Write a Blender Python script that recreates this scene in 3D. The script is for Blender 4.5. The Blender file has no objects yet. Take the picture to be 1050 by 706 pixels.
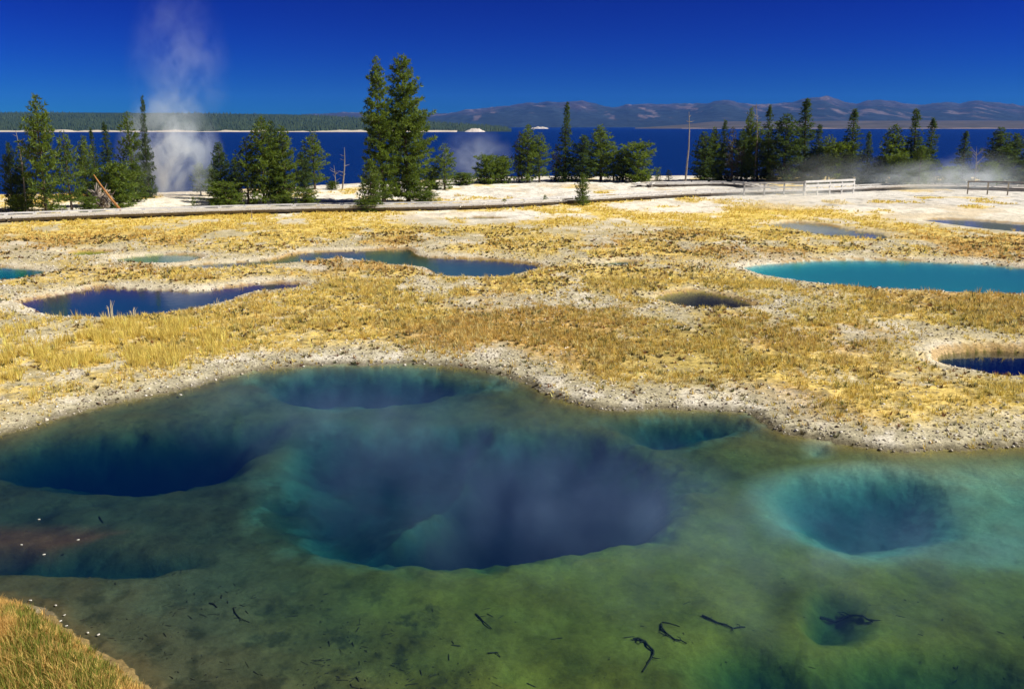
import bpy, math, random
import numpy as np
from mathutils import Vector

random.seed(7)
R = math.radians
S = bpy.context.scene
COL = S.collection

# ------------------------------------------------------------------ camera
F, CX, CY, HORIZON = 1000.0, 525.0, 353.0, 128.5
H = 6.5
PITCH = math.atan((CY - HORIZON) / F)
cam = bpy.data.cameras.new('camera')
cam.lens = 36.0 * F / 1050.0
cam.sensor_width = 36.0
cam.clip_end = 90000
cam.clip_start = 0.1
co = bpy.data.objects.new('camera', cam)
COL.objects.link(co)
co.location = (0, 0, H)
co.rotation_euler = (math.pi / 2 - PITCH, 0, 0)
S.camera = co
LAKE_Z = -8.0


def at(px, py, z=0.0):
    """the point of the horizontal plane at height z that the photograph shows at px, py"""
    xc, yc = (px - CX) / F, -(py - CY) / F
    dy = math.cos(PITCH) + yc * math.sin(PITCH)
    dz = -math.sin(PITCH) + yc * math.cos(PITCH)
    t = (z - H) / dz
    return (xc * t, dy * t, z)


def scale_at(y):
    return y * math.cos(PITCH) / F      # metres per pixel near the ground (roughly)


# ------------------------------------------------------------------ noise
def _hash(ix, iy, seed):
    h = (ix.astype(np.int64) * 374761393 + iy.astype(np.int64) * 668265263 + seed * 974634777) & 0xFFFFFFFF
    h = ((h ^ (h >> 13)) * 1274126177) & 0xFFFFFFFF
    h = h ^ (h >> 16)
    return (h & 0xFFFF).astype(np.float64) / 65535.0


def vnoise(x, y, seed=0):
    ix, iy = np.floor(x), np.floor(y)
    fx, fy = x - ix, y - iy
    fx = fx * fx * (3 - 2 * fx)
    fy = fy * fy * (3 - 2 * fy)
    a = _hash(ix, iy, seed)
    b = _hash(ix + 1, iy, seed)
    c = _hash(ix, iy + 1, seed)
    d = _hash(ix + 1, iy + 1, seed)
    return (a * (1 - fx) + b * fx) * (1 - fy) + (c * (1 - fx) + d * fx) * fy


def fbm(x, y, seed=0, octs=4, gain=0.5):
    s, a, t = 0.0, 1.0, 0.0
    for i in range(octs):
        s = s + a * vnoise(x * 2 ** i + 17.3 * i, y * 2 ** i - 9.1 * i, seed + i)
        t += a
        a *= gain
    return s / t


def sstep(a, b, x):
    t = np.clip((x - a) / (b - a), 0, 1)
    return t * t * (3 - 2 * t)


# ------------------------------------------------------------------ outlines
def smooth_poly(pts, n=5):
    out = []
    m = len(pts)
    for i in range(m):
        p0, p1, p2, p3 = pts[i - 1], pts[i], pts[(i + 1) % m], pts[(i + 2) % m]
        for k in range(n):
            t = k / n
            out.append(tuple(0.5 * (2 * p1[j] + (p2[j] - p0[j]) * t + (2 * p0[j] - 5 * p1[j] + 4 * p2[j] - p3[j]) * t * t
                                    + (3 * p1[j] - p0[j] - 3 * p2[j] + p3[j]) * t ** 3) for j in (0, 1)))
    return out


def poly_at(pxs, z, n=5, y_push=0.0):
    w = [at(px, py, z) for px, py in pxs]
    return np.array(smooth_poly([(p[0], p[1]) for p in w], n))


def sdist(poly, X, Y, far=6.0):
    """signed distance, positive inside; points farther than `far` from the outline's box get -far"""
    far = float(far)
    out = np.full(X.shape, -far)
    lo, hi = poly.min(0) - far, poly.max(0) + far
    sel = (X > lo[0]) & (X < hi[0]) & (Y > lo[1]) & (Y < hi[1])
    x, y = X[sel], Y[sel]
    if x.size == 0:
        return out
    d2 = np.full(x.shape, 1e18)
    ins = np.zeros(x.shape, bool)
    n = len(poly)
    for i in range(n):
        ax, ay = poly[i]
        bx, by = poly[(i + 1) % n]
        ex, ey = bx - ax, by - ay
        L = ex * ex + ey * ey + 1e-12
        t = np.clip(((x - ax) * ex + (y - ay) * ey) / L, 0, 1)
        d2 = np.minimum(d2, (x - ax - t * ex) ** 2 + (y - ay - t * ey) ** 2)
        c = (ay > y) != (by > y)
        if ey != 0:
            ins ^= c & (x < ex * (y - ay) / ey + ax)
    d = np.sqrt(d2)
    out[sel] = np.maximum(np.where(ins, d, -d), -far)
    return out


WL = -0.16      # water level of every spring
POOL_WL = -0.22
# name: outline in the photograph, bed depth, width of the bed slope, shore kind
PONDS = {
    'blue': dict(px=[(20, 311), (34, 307), (60, 302), (84, 297.5), (105, 295), (140, 296), (200, 298), (233, 295), (267, 291),
                     (295, 290.5), (310, 292.5), (298, 297), (265, 299), (247, 302), (227, 310), (187, 319), (143, 324.5), (100, 326), (60, 325), (33, 319)],
                 depth=1.3, w=1.6),
    'edge_teal': dict(px=[(-30, 273), (13, 275), (36, 276.5), (46, 279), (34, 283), (13, 287), (-30, 288)], depth=1.5, w=1.2),
    'yellow': dict(px=[(72, 260), (87, 257.5), (113, 258.3), (102, 262), (84, 262.3)], depth=0.15, w=0.8),
    'green': dict(px=[(118, 266.5), (140, 262.5), (173, 261), (206, 263), (189, 269.5), (160, 270.8), (135, 269)], depth=0.8, w=1.0),
    'long': dict(px=[(176, 273.5), (233, 269), (285, 265.5), (298, 261.5), (320, 258), (350, 257), (390, 256), (417, 255.5), (430, 262), (467, 265),
                     (507, 267), (549, 272), (537, 278.5), (510, 284), (463, 284), (445, 280), (436, 275), (403, 271.5), (373, 267.5), (350, 265), (322, 267.5),
                     (287, 271), (247, 274), (207, 276)], depth=1.6, w=1.6),
    'sliver': dict(px=[(610, 271.5), (637, 268), (655, 269.7), (633, 272.5)], depth=0.3, w=0.6),
    'turquoise': dict(px=[(761, 274.5), (781, 271), (815, 268.5), (849, 267), (890, 266.5), (928, 267.3), (985, 269.5), (1037, 273), (1085, 280), (1095, 292), (1075, 301),
                          (1037, 302), (992, 301), (928, 298), (869, 294.5), (809, 287), (777, 280.5)], depth=1.6, w=1.5),
    'dark': dict(px=[(672, 305), (693, 300.5), (714, 298.7), (742, 303), (771, 312), (757, 316), (718, 316), (688, 311)], depth=0.4, w=0.9),
    'ledge': dict(px=[(964, 369), (974, 363.5), (1000, 361), (1037, 361), (1080, 365), (1085, 380), (1037, 386), (1008, 381.5), (978, 375.5)], depth=2.2, w=0.5),
    'grey': dict(px=[(783, 231), (805, 228.5), (831, 228.8), (869, 235), (900, 239), (912, 244), (895, 246), (855, 243.5), (824, 238), (803, 234.5)], depth=0.3, w=1.5),
    'stream': dict(px=[(945, 226), (985, 225), (1037, 229), (1090, 232), (1090, 241), (1037, 238), (985, 232)], depth=0.25, w=1.5),
    'slit': dict(px=[(446, 224.5), (480, 222.8), (520, 224.2), (500, 226.2), (462, 226.2)], depth=0.5, w=0.8),
}
POOL_PX = [(-90, 470), (-40, 455), (13, 443), (60, 429), (100, 418), (140, 410), (190, 399), (230, 388), (270, 380), (320, 375), (380, 374), (430, 374),
           (470, 377), (500, 382), (530, 390), (548, 398), (565, 407), (590, 415), (620, 420), (690, 421), (740, 422), (767, 424), (783, 433),
           (800, 443), (833, 450), (870, 457), (917, 463), (967, 463), (1037, 459), (1080, 461), (1180, 466), (1320, 480), (1480, 510), (1560, 600), (1440, 720), (1200, 790), (700, 800), (300, 770), (180, 720),
           (143, 692), (123, 680), (100, 662), (67, 643), (40, 621), (13, 617), (-60, 600), (-160, 560)]
POOL = poly_at(POOL_PX, POOL_WL, 4)
for k, p in PONDS.items():
    p['poly'] = poly_at(p['px'], WL, 4)

BZ = -0.6
# craters in the big pool's bed: outline, extra depth, width of the wall, floor tone
CRATERS = {
    'centre': dict(px=[(390, 500), (400, 465), (440, 446), (520, 440), (615, 446), (680, 462), (735, 486), (758, 512), (738, 547), (685, 577), (595, 596), (470, 603), (390, 600), (300, 590), (265, 565), (300, 535), (360, 525)], d=1.5, w=2.9),
    'shelf': dict(px=[(265, 490), (290, 446), (335, 433), (420, 436), (520, 440), (560, 480), (460, 560), (400, 597), (300, 590), (255, 560), (245, 525)], d=.55, w=1.8),
    'left': dict(px=[(-60, 500), (-20, 470), (60, 450), (150, 441), (230, 433), (296, 431), (314, 444), (292, 475), (250, 500), (180, 522), (100, 522), (40, 515), (-20, 515)], d=1.15, w=2.7),
    'upper': dict(px=[(235, 398), (285, 386), (360, 379), (440, 382), (510, 394), (542, 405), (500, 417), (420, 425), (330, 428), (265, 421)], d=.5, w=1.8),
    'upper_hole': dict(px=[(340, 402), (380, 393), (430, 390), (470, 398), (440, 408), (380, 412)], d=.5, w=1.2),
    'right_hole': dict(px=[(600, 442), (640, 429), (700, 425), (762, 425), (787, 440), (782, 458), (730, 470), (680, 477), (630, 463)], d=.55, w=1.8),
    'vent': dict(px=[(816, 468), (840, 461), (866, 463), (873, 474), (850, 482), (823, 480)], d=.6, w=0.6),
    'crater': dict(px=[(766, 512), (788, 497), (840, 488), (900, 486), (950, 494), (987, 515), (1003, 545), (987, 567), (930, 581), (880, 585), (830, 572), (790, 552), (768, 532)], d=.52, w=1.8),
    'low_hole': dict(px=[(797, 628), (830, 612), (872, 618), (898, 640), (882, 665), (840, 673), (803, 655)], d=.4, w=1.1),
    'low_shelf': dict(px=[(660, 700), (760, 658), (850, 676), (950, 668), (1060, 690), (1100, 780), (660, 790)], d=.4, w=1.5),
    'purple': dict(px=[(-60, 575), (60, 562), (190, 565), (230, 590), (150, 610), (20, 613), (-60, 605)], d=.4, w=1.2),
}
for c in CRATERS.values():
    c['poly'] = poly_at(c['px'], BZ, 4)

SINTER = [  # outline, strength
    ([(440, 217), (405, 222), (430, 230), (500, 231), (560, 224), (540, 217)], 1.0),
    ([(300, 199), (330, 194), (480, 186), (640, 184), (760, 185), (770, 195), (640, 204), (480, 210), (330, 213)], 1.0),
    ([(745, 200), (765, 206), (850, 214), (890, 222), (950, 232), (1080, 236), (1080, 192), (960, 190), (850, 194)], .9),
    ([(535, 233), (582, 229), (660, 232), (700, 236), (640, 241), (570, 241)], .75),
    ([(620, 209), (700, 202), (750, 202), (745, 216), (680, 218), (640, 214)], .9),
    ([(60, 214), (130, 208), (150, 201), (210, 200), (290, 203), (330, 211), (200, 220), (60, 222)], .9),
    ([(-60, 205), (60, 207), (130, 212), (100, 224), (-60, 228)], .55),
    ([(915, 355), (1000, 343), (1080, 338), (1110, 366), (1060, 362), (1000, 360), (960, 368), (930, 374)], .6),
    ([(770, 300), (840, 297), (880, 305), (860, 316), (800, 322), (770, 318)], .5),
    ([(455, 312), (540, 306), (600, 312), (560, 319), (480, 320)], .5),
    ([(40, 257), (110, 252), (260, 258), (300, 259), (240, 268), (120, 272), (60, 266)], .7),
    ([(420, 257), (480, 258), (580, 262), (660, 263), (690, 268), (600, 270), (550, 269), (470, 263)], .6),
    ([(700, 268), (760, 262), (860, 260), (960, 262), (1060, 266), (1060, 271), (930, 265), (830, 267), (770, 274), (740, 276)], .55),
    ([(-40, 296), (40, 292), (90, 292), (60, 301), (20, 309), (30, 324), (-40, 328)], .7),
    ([(690, 395), (760, 398), (790, 425), (770, 424), (690, 421), (620, 419)], .5),
]
for i, s in enumerate(SINTER):
    SINTER[i] = (poly_at(s[0], 0, 3), s[1])


def shore_y(x):
    """distance at which the flat ends and the bank drops to the lake"""
    return np.interp(x, [-60, -40, -32, -18, -8, 0, 20, 60], [88, 88, 90, 103, 113, 119, 121, 119])


def terrain(X, Y, want_pool=False):
    """height, colour and 'bare' mask of the ground sheet"""
    n_big = fbm(X * .07, Y * .07, 11, 3)
    n_mid = fbm(X * .45, Y * .45, 21, 4)
    n_sm = fbm(X * 2.3, Y * 2.3, 31, 4)
    n_fine = fbm(X * 7.0, Y * 7.0, 41, 3)
    z = .10 * (n_big - .5) + .10 * (n_mid - .5) + .07 * (n_sm - .5) + .02
    D = np.sqrt(X * X + Y * Y)
    # --- bare sinter and gravel
    bare = np.zeros_like(X)
    for poly, s in SINTER:
        sd = sdist(poly, X, Y, 5.0)
        bare = np.maximum(bare, s * sstep(-1.6, 1.2, sd + 3.2 * (n_mid - .5) + 1.2 * (n_sm - .5)) * (1 - .75 * sstep(.60, .70, fbm(X * .32, Y * .20, 117, 4)) * (Y > 60)))
    bare = np.maximum(bare, .80 * sstep(.55, .68, fbm(X * .40, Y * .22, 51, 5, .6)) * (Y > 24))
    bare = np.maximum(bare, .45 * sstep(.56, .68, n_sm) * sstep(.35, .6, fbm(X * .12, Y * .12, 57, 2)))
    white = sstep(62, 74, Y)
    # --- ponds: lowered beds with a gentle shore
    bed = np.zeros_like(X)
    pond_id = np.full(X.shape, -1)
    shore = np.full(X.shape, 9.0)
    for i, (k, p) in enumerate(PONDS.items()):
        sd = sdist(p['poly'], X, Y, 5.0) + .22 * (n_sm - .5) + .5 * (n_mid - .5) * (1 if k in ('blue', 'long', 'turquoise', 'grey', 'stream') else .4)
        d = np.clip(-sd, 0, 5)
        z_l = WL + .30 * np.minimum(d, .3) + (z - WL) * sstep(.1, 1.6, d) * .6
        if k == 'ledge':
            z_l = z_l + .16 * sstep(0, .25, d) * (1 - sstep(1.5, 4, d)) * (Y > p['poly'][:, 1].mean())
        if k == 'slit':
            z_l = z_l + .08 * sstep(0, 1.0, d) * (1 - sstep(1.5, 5, d))
        w = sstep(2.5, 0.0, d)
        z = np.where(sd < 0, z * (1 - w) + np.maximum(z_l, WL + .004 + .25 * np.minimum(d, .4)) * w, z)
        dep = p['depth'] * sstep(0, p['w'], sd) * (.8 + .4 * n_mid) + .10 * np.minimum(sd / .3, 1) + .02 * (n_fine - .5)
        z = np.where(sd >= 0, WL - np.maximum(dep, .012 * np.minimum(sd / .1, 1)), z)
        bed = np.where(sd >= 0, sstep(0, .25, sd), bed)
        pond_id = np.where(sd >= 0, i, pond_id)
        shore = np.minimum(shore, np.where(sd < 0, d, 0))
        rim = sstep(1.7, .2, d + 1.6 * (n_mid - .5) * 1.3) * {'dark': .5, 'ledge': .4, 'sliver': .4, 'grey': .5}.get(k, .85)
        bare = np.where(sd < 0, np.maximum(bare, rim), bare)
    # --- the big pool
    sdp = sdist(POOL, X, Y, 6.0) + .25 * (n_sm - .5) + .10 * (n_fine - .5)
    d = np.clip(-sdp, 0, 6)
    near_bank = sstep(13.5, 11.5, Y) * sstep(-2.0, -3.0, X)
    w = sstep(3.2, 0.0, d)
    z_l = POOL_WL + .004 + .3 * np.minimum(d, .3) + .06 * d
    z_l = z_l + near_bank * (.35 * sstep(0, .8, d))
    z = np.where(sdp < 0, z * (1 - w) + z_l * w, z)
    warp = 1.2 * (fbm(X * .6, Y * .6, 61, 4) - .5)
    dep = .09 * sstep(0, .5, sdp) + .15 * sstep(.1, 3.0, sdp) + .10 * (n_mid - .5) * sstep(0, 1, sdp) + .06 * (n_sm - .5) * sstep(0, .6, sdp)
    cr = np.zeros_like(X)
    silica = np.zeros_like(X)
    olive = np.zeros_like(X)
    for k, c in CRATERS.items():
        sd = sdist(c['poly'], X, Y, 3.0) + warp * (1.1 if k != 'crater' else .35) + (.12 if k == 'crater' else 0)
        wall = sstep(0, c['w'], sd) ** (1.7 if k in ('centre', 'upper', 'right_hole') else 1.25)
        add = c['d'] * wall
        add = add * (1 + .30 * (fbm(X * .9, Y * .9, 71, 3) - .5)) + .10 * c['d'] ** .5 * (n_sm - .5) * sstep(0, .8, sd)
        cr = np.maximum(cr, add)
        if k in ('crater', 'vent'):
            silica = np.maximum(silica, sstep(-.25, .7, sd) * (.62 + .6 * (n_mid - .3)))
        if k in ('right_hole', 'upper', 'shelf'):
            olive = np.maximum(olive, sstep(-.15, .8, sd))
    dep = dep + cr * sstep(-.1, 1.8, sdp)
    z = np.where(sdp >= 0, POOL_WL - np.maximum(dep, .012), z)
    pool = np.where(sdp >= 0, 1.0, 0.0)
    shore_p = d
    # --- hillside under and behind the viewpoint
    hill = np.clip(7.4 - Y, 0, None)
    z_h = np.where(Y > 0, .6465 * hill, 4.784 + 1.5 * (1 - np.exp(Y / 40)))
    wside = sstep(20, 34, np.abs(X)) * sstep(26, 8, Y)
    z = np.where(hill > 0, np.maximum(z, z_h), z) + 1.2 * wside * (hill <= 0)
    # --- bank down to the lake
    sy = shore_y(X) + 2.0 * (n_big - .5)
    z = z + .45 * sstep(sy - 22, sy - 2, Y) * (pond_id < 0)
    z = z - (sstep(sy, sy + 26, Y) * 13.0)

    # --- colour
    def mix(a, b, t):
        return a * (1 - t[..., None]) + np.array(b) * t[..., None]
    c = np.empty(X.shape + (3,))
    c[:] = (.64, .48, .145)                                # dry grass litter
    hue = fbm(X * .16, Y * .10, 81, 4)
    c = mix(c, (.46, .29, .12), .7 * sstep(.48, .62, hue) * sstep(66, 52, Y))            # rusty herb
    c = mix(c, (.42, .34, .10), .7 * sstep(.45, .60, fbm(X * .22, Y * .18, 91, 4)) * sstep(46, 34, Y) * sstep(-6, 6, X))
    c = mix(c, (.72, .54, .135), .8 * sstep(.42, .6, fbm(X * .18, Y * .12, 95, 3)) * sstep(52, 66, Y))
    c = c * (.70 + .60 * n_sm[..., None])
    c = mix(c, (.10, .085, .045), .55 * sstep(.60, .72, fbm(X * 3.1, Y * 3.1, 99, 3)) * sstep(75, 60, Y))
    c = c * (.62 + .76 * n_fine[..., None])
    c = mix(c, (.13, .10, .05), .6 * sstep(.56, .68, fbm(X * 4.6, Y * 3.6, 100, 4)) * sstep(80, 60, Y))  # shadowed gaps between the grass, painted in as dark brown flecks
    gravel = np.empty_like(c)
    gravel[:] = (.41, .375, .26)
    gravel = gravel * (.55 + .9 * fbm(X * 5, Y * 5, 103, 3)[..., None])
    gravel = mix(gravel, (.66, .62, .52), .8 * sstep(.52, .66, fbm(X * 1.1, Y * .8, 105, 5, .62)))
    sin = np.empty_like(c)
    sin[:] = (.80, .76, .67)
    sin = sin * (.72 + .30 * n_sm[..., None] + .20 * n_fine[..., None])
    sin = mix(sin, (.52, .38, .18), .45 * sstep(.62, .70, fbm(X * .25, Y * .18, 107, 4)))
    sin = mix(sin, (.50, .47, .40), .75 * sstep(.50, .68, fbm(X * 1.3, Y * .7, 113, 5, .65)))
    sin = mix(sin, (.24, .21, .15), .5 * sstep(.62, .72, fbm(X * 3.2, Y * 2.0, 115, 4, .6)))
    wmix = white
    barec = gravel * (1 - wmix[..., None]) + sin * wmix[..., None]
    rimw = sstep(1.2, .1, shore) * .55
    barec = mix(barec, (.68, .63, .52), rimw)
    bb = np.clip(bare, 0, 1)
    c = c * (1 - bb[..., None]) + barec * bb[..., None]
    # gravel strand of the big pool
    strand = sstep(2.6, .5, shore_p + 1.6 * (n_mid - .5) + .8 * (n_sm - .5)) * (1 - near_bank)
    c = c * (1 - strand[..., None]) + gravel * strand[..., None]
    wet = sstep(.38, .05, shore_p) * (1 - pool)
    c = mix(c, (.09, .075, .04), .8 * wet)
    # orange and brown mats at the ponds' water line
    mat_line = sstep(.0, .12, .32 - shore) * (shore > 0) * sstep(.35, .55, n_mid)
    c = mix(c, (.34, .20, .05), .7 * mat_line * (bed <= 0))
    greyr = sstep(16, 24, X) * sstep(76, 84, Y)
    c = mix(c, (.56, .56, .55), .6 * greyr * bb)
    c = mix(c, (.09, .095, .09), .65 * greyr * sstep(.56, .72, fbm(X * .9, Y * .8, 111, 6, .65)))
    # pond beds
    beds = {'blue': ((.16, .09, .08), (.10, .09, .12)), 'edge_teal': ((.4, .42, .35), (.4, .5, .45)), 'yellow': ((.42, .33, .06), (.38, .30, .05)),
            'green': ((.40, .40, .22), (.34, .40, .28)), 'long': ((.32, .20, .05), (.30, .34, .26)), 'sliver': ((.3, .25, .1), (.2, .25, .2)),
            'turquoise': ((.55, .58, .50), (.5, .6, .55)), 'dark': ((.30, .25, .07), (.20, .17, .07)), 'ledge': ((.10, .10, .02), (.05, .06, .05)),
            'grey': ((.25, .25, .22), (.3, .32, .34)), 'stream': ((.3, .3, .28), (.3, .32, .32)), 'slit': ((.30, .25, .06), (.16, .14, .05))}
    for i, k in enumerate(PONDS):
        m = pond_id == i
        e, f = beds[k]
        t = sstep(.0, .9, np.clip(WL - z, 0, 2) / max(.25, PONDS[k]['depth'] * .7))
        cc = np.array(e) * (1 - t[..., None]) + np.array(f) * t[..., None]
        cc = cc * (.7 + .6 * n_sm[..., None])
        c = np.where(m[..., None], cc, c)
    # the big pool's bed: bacterial mats, silica, dark detritus
    b = np.empty_like(c)
    b[:] = (.235, .198, .034)
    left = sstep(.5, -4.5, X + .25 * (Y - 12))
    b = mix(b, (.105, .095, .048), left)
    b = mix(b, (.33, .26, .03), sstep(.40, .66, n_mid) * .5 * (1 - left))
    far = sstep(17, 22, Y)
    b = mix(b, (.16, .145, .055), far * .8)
    b = b * (.74 + .36 * n_sm[..., None] + .16 * n_fine[..., None])
    b = mix(b, (.035, .038, .02), .75 * sstep(.50, .72, fbm(X * 3.4, Y * 2.2, 121, 6, .62)) * sstep(14.5, 12.8, Y) * sstep(1.0, -1.8, X))
    b = mix(b, (.05, .05, .02), (.10 + .35 * left) * sstep(.56, .74, fbm(X * 5.5, Y * 4.0, 131, 5, .6)))
    red = poly_at([(-40, 556), (60, 548), (130, 546), (150, 554), (110, 568), (60, 580), (-40, 584)], -.6, 4)
    sd = sdist(red, X, Y, 3.0) + 1.2 * (n_mid - .5) + .5 * (n_sm - .5)
    b = mix(b, (.30, .10, .05), .85 * sstep(-.2, .5, sd))
    tealr = sstep(6.6, 7.6, X + .8 * (n_mid - .5)) * sstep(14, 15.2, Y) * sstep(20, 18, Y)
    silica = np.maximum(silica, tealr * .6)
    patch = fbm(X * 1.2, Y * .9, 201, 5, .65)
    b = b * (1 + sstep(.3, 1.2, sdp)[..., None] * (np.clip(.25 + 1.5 * patch, .4, 1.6)[..., None] - 1))
    olive = np.clip(olive * (.2 + .9 * sstep(.40, .58, patch)), 0, 1)
    b = b * (1 - olive[..., None]) + np.array((.21, .25, .15)) * (.6 + .8 * n_sm[..., None]) * olive[..., None]
    b = b * (1 - silica[..., None]) + np.array((.52, .58, .42)) * (.6 + .8 * n_sm[..., None]) * silica[..., None]
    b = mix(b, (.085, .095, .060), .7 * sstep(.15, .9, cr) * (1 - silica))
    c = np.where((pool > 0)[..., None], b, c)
    # near bank and hillside
    hs = (hill > .3) & (pool <= 0)
    c = np.where((hs | (near_bank > .5) & (pool <= 0))[..., None], np.array((.22, .16, .065)) * (.6 + .8 * n_sm[..., None]), c)
    # the lake's bank
    bk = sstep(sy - 6, sy + 4, Y)
    c = mix(c, (.40, .34, .24), bk * .5)
    grass = np.clip(1 - bb * 1.15, 0, 1) * (1 - pool) * (pond_id < 0) * (1 - .85 * strand) * (Y < sy - 1) * sstep(.05, .6, shore)
    return z, np.clip(c, 0, .9), grass, strand * (pool <= 0), bb * (pond_id < 0) * (pool <= 0), hue if not want_pool else pool


# ------------------------------------------------------------------ materials
def new_mat(name):
    m = bpy.data.materials.new(name)
    m.use_nodes = True
    nt = m.node_tree
    nt.nodes.clear()
    out = nt.nodes.new('ShaderNodeOutputMaterial')
    return m, nt, out


def N(nt, kind, **kw):
    n = nt.nodes.new(kind)
    for k, v in kw.items():
        if k in n.inputs:
            n.inputs[k].default_value = v
        else:
            setattr(n, k, v)
    return n


def principled(nt, out, rough=.8, spec=.2):
    p = nt.nodes.new('ShaderNodeBsdfPrincipled')
    p.inputs['Roughness'].default_value = rough
    p.inputs['Specular IOR Level'].default_value = spec
    nt.links.new(p.outputs[0], out.inputs['Surface'])
    return p


def noisy(name, c1, c2, scale=5.0, rough=.85, bump=.3, detail=6, spec=.15, stretch=(1, 1, 1)):
    m, nt, out = new_mat(name)
    p = principled(nt, out, rough, spec)
    tc = N(nt, 'ShaderNodeTexCoord')
    mp = N(nt, 'ShaderNodeMapping')
    mp.inputs['Scale'].default_value = stretch
    nt.links.new(tc.outputs['Object'], mp.inputs[0])
    n = N(nt, 'ShaderNodeTexNoise', Scale=scale, Detail=detail, Roughness=.6)
    nt.links.new(mp.outputs[0], n.inputs['Vector'])
    r = N(nt, 'ShaderNodeValToRGB')
    r.color_ramp.elements[0].position, r.color_ramp.elements[1].position = .32, .68
    r.color_ramp.elements[0].color, r.color_ramp.elements[1].color = (*c1, 1), (*c2, 1)
    nt.links.new(n.outputs['Fac'], r.inputs[0])
    nt.links.new(r.outputs[0], p.inputs['Base Color'])
    if bump:
        b = N(nt, 'ShaderNodeBump', Strength=bump, Distance=.05)
        nt.links.new(n.outputs['Fac'], b.inputs['Height'])
        nt.links.new(b.outputs[0], p.inputs['Normal'])
    return m


def attr_mat(name, rough=.9, noise_scale=None, bump=.0, transl=0.0, bump_dist=.04):
    """colour from the mesh's own colour attribute, with a fine procedural variation"""
    m, nt, out = new_mat(name)
    p = principled(nt, out, rough, .1)
    a = N(nt, 'ShaderNodeAttribute', attribute_name='Col')
    src = a.outputs['Color']
    if noise_scale:
        tc = N(nt, 'ShaderNodeTexCoord')
        n = N(nt, 'ShaderNodeTexNoise', Scale=noise_scale, Detail=5, Roughness=.65)
        nt.links.new(tc.outputs['Object'], n.inputs['Vector'])
        mr = N(nt, 'ShaderNodeMapRange')
        mr.inputs['From Min'].default_value, mr.inputs['From Max'].default_value = .3, .7
        mr.inputs['To Min'].default_value, mr.inputs['To Max'].default_value = .52, 1.48
        nt.links.new(n.outputs['Fac'], mr.inputs['Value'])
        one = N(nt, 'ShaderNodeMath', operation='SUBTRACT')
        one.inputs[1].default_value = 1.0
        nt.links.new(mr.outputs[0], one.inputs[0])
        amp = N(nt, 'ShaderNodeMath', operation='MULTIPLY_ADD')
        amp.inputs[2].default_value = 1.0
        nt.links.new(one.outputs[0], amp.inputs[0])
        nt.links.new(a.outputs['Alpha'], amp.inputs[1])
        mx = N(nt, 'ShaderNodeVectorMath', operation='MULTIPLY')
        nt.links.new(src, mx.inputs[0])
        nt.links.new(amp.outputs[0], mx.inputs[1])
        src = mx.outputs[0]
        if bump:
            b = N(nt, 'ShaderNodeBump', Strength=bump, Distance=bump_dist)
            nt.links.new(n.outputs['Fac'], b.inputs['Height'])
            nt.links.new(b.outputs[0], p.inputs['Normal'])
    nt.links.new(src, p.inputs['Base Color'])
    if transl:
        t = N(nt, 'ShaderNodeBsdfTranslucent')
        nt.links.new(src, t.inputs['Color'])
        mixs = N(nt, 'ShaderNodeMixShader', Fac=transl)
        nt.links.new(p.outputs[0], mixs.inputs[1])
        nt.links.new(t.outputs[0], mixs.inputs[2])
        nt.links.new(mixs.outputs[0], out.inputs['Surface'])
    return m


def water_mat(name, absorb, scatter, rip=3.0, ripd=.004, rough=.02, refl=1.0, ior=1.33):
    """clear surface with a Fresnel reflection over an absorbing, faintly scattering body (per metre)"""
    m, nt, out = new_mat(name)
    fr = N(nt, 'ShaderNodeFresnel', IOR=ior)
    g = N(nt, 'ShaderNodeBsdfGlossy', Roughness=rough)
    t = N(nt, 'ShaderNodeBsdfTransparent')
    mix = N(nt, 'ShaderNodeMixShader')
    tc = N(nt, 'ShaderNodeTexCoord')
    n = N(nt, 'ShaderNodeTexNoise', Scale=rip, Detail=4, Roughness=.55)
    nt.links.new(tc.outputs['Object'], n.inputs['Vector'])
    b = N(nt, 'ShaderNodeBump', Strength=1.0, Distance=ripd)
    nt.links.new(n.outputs['Fac'], b.inputs['Height'])
    nt.links.new(b.outputs[0], g.inputs['Normal'])
    nt.links.new(b.outputs[0], fr.inputs['Normal'])
    fm = N(nt, 'ShaderNodeMath', operation='MULTIPLY')
    fm.inputs[1].default_value = refl
    nt.links.new(fr.outputs[0], fm.inputs[0])
    nt.links.new(fm.outputs[0], mix.inputs[0])
    nt.links.new(t.outputs[0], mix.inputs[1])
    nt.links.new(g.outputs[0], mix.inputs[2])
    nt.links.new(mix.outputs[0], out.inputs['Surface'])
    da = max(absorb) * 1.0001
    va = N(nt, 'ShaderNodeVolumeAbsorption', Density=da, Color=(*(1 - a / da for a in absorb), 1))
    ds = max(scatter)
    vs = N(nt, 'ShaderNodeVolumeScatter', Density=ds, Color=(*(s / ds for s in scatter), 1))
    add = N(nt, 'ShaderNodeAddShader')
    nt.links.new(va.outputs[0], add.inputs[0])
    nt.links.new(vs.outputs[0], add.inputs[1])
    nt.links.new(add.outputs[0], out.inputs['Volume'])
    return m


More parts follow.
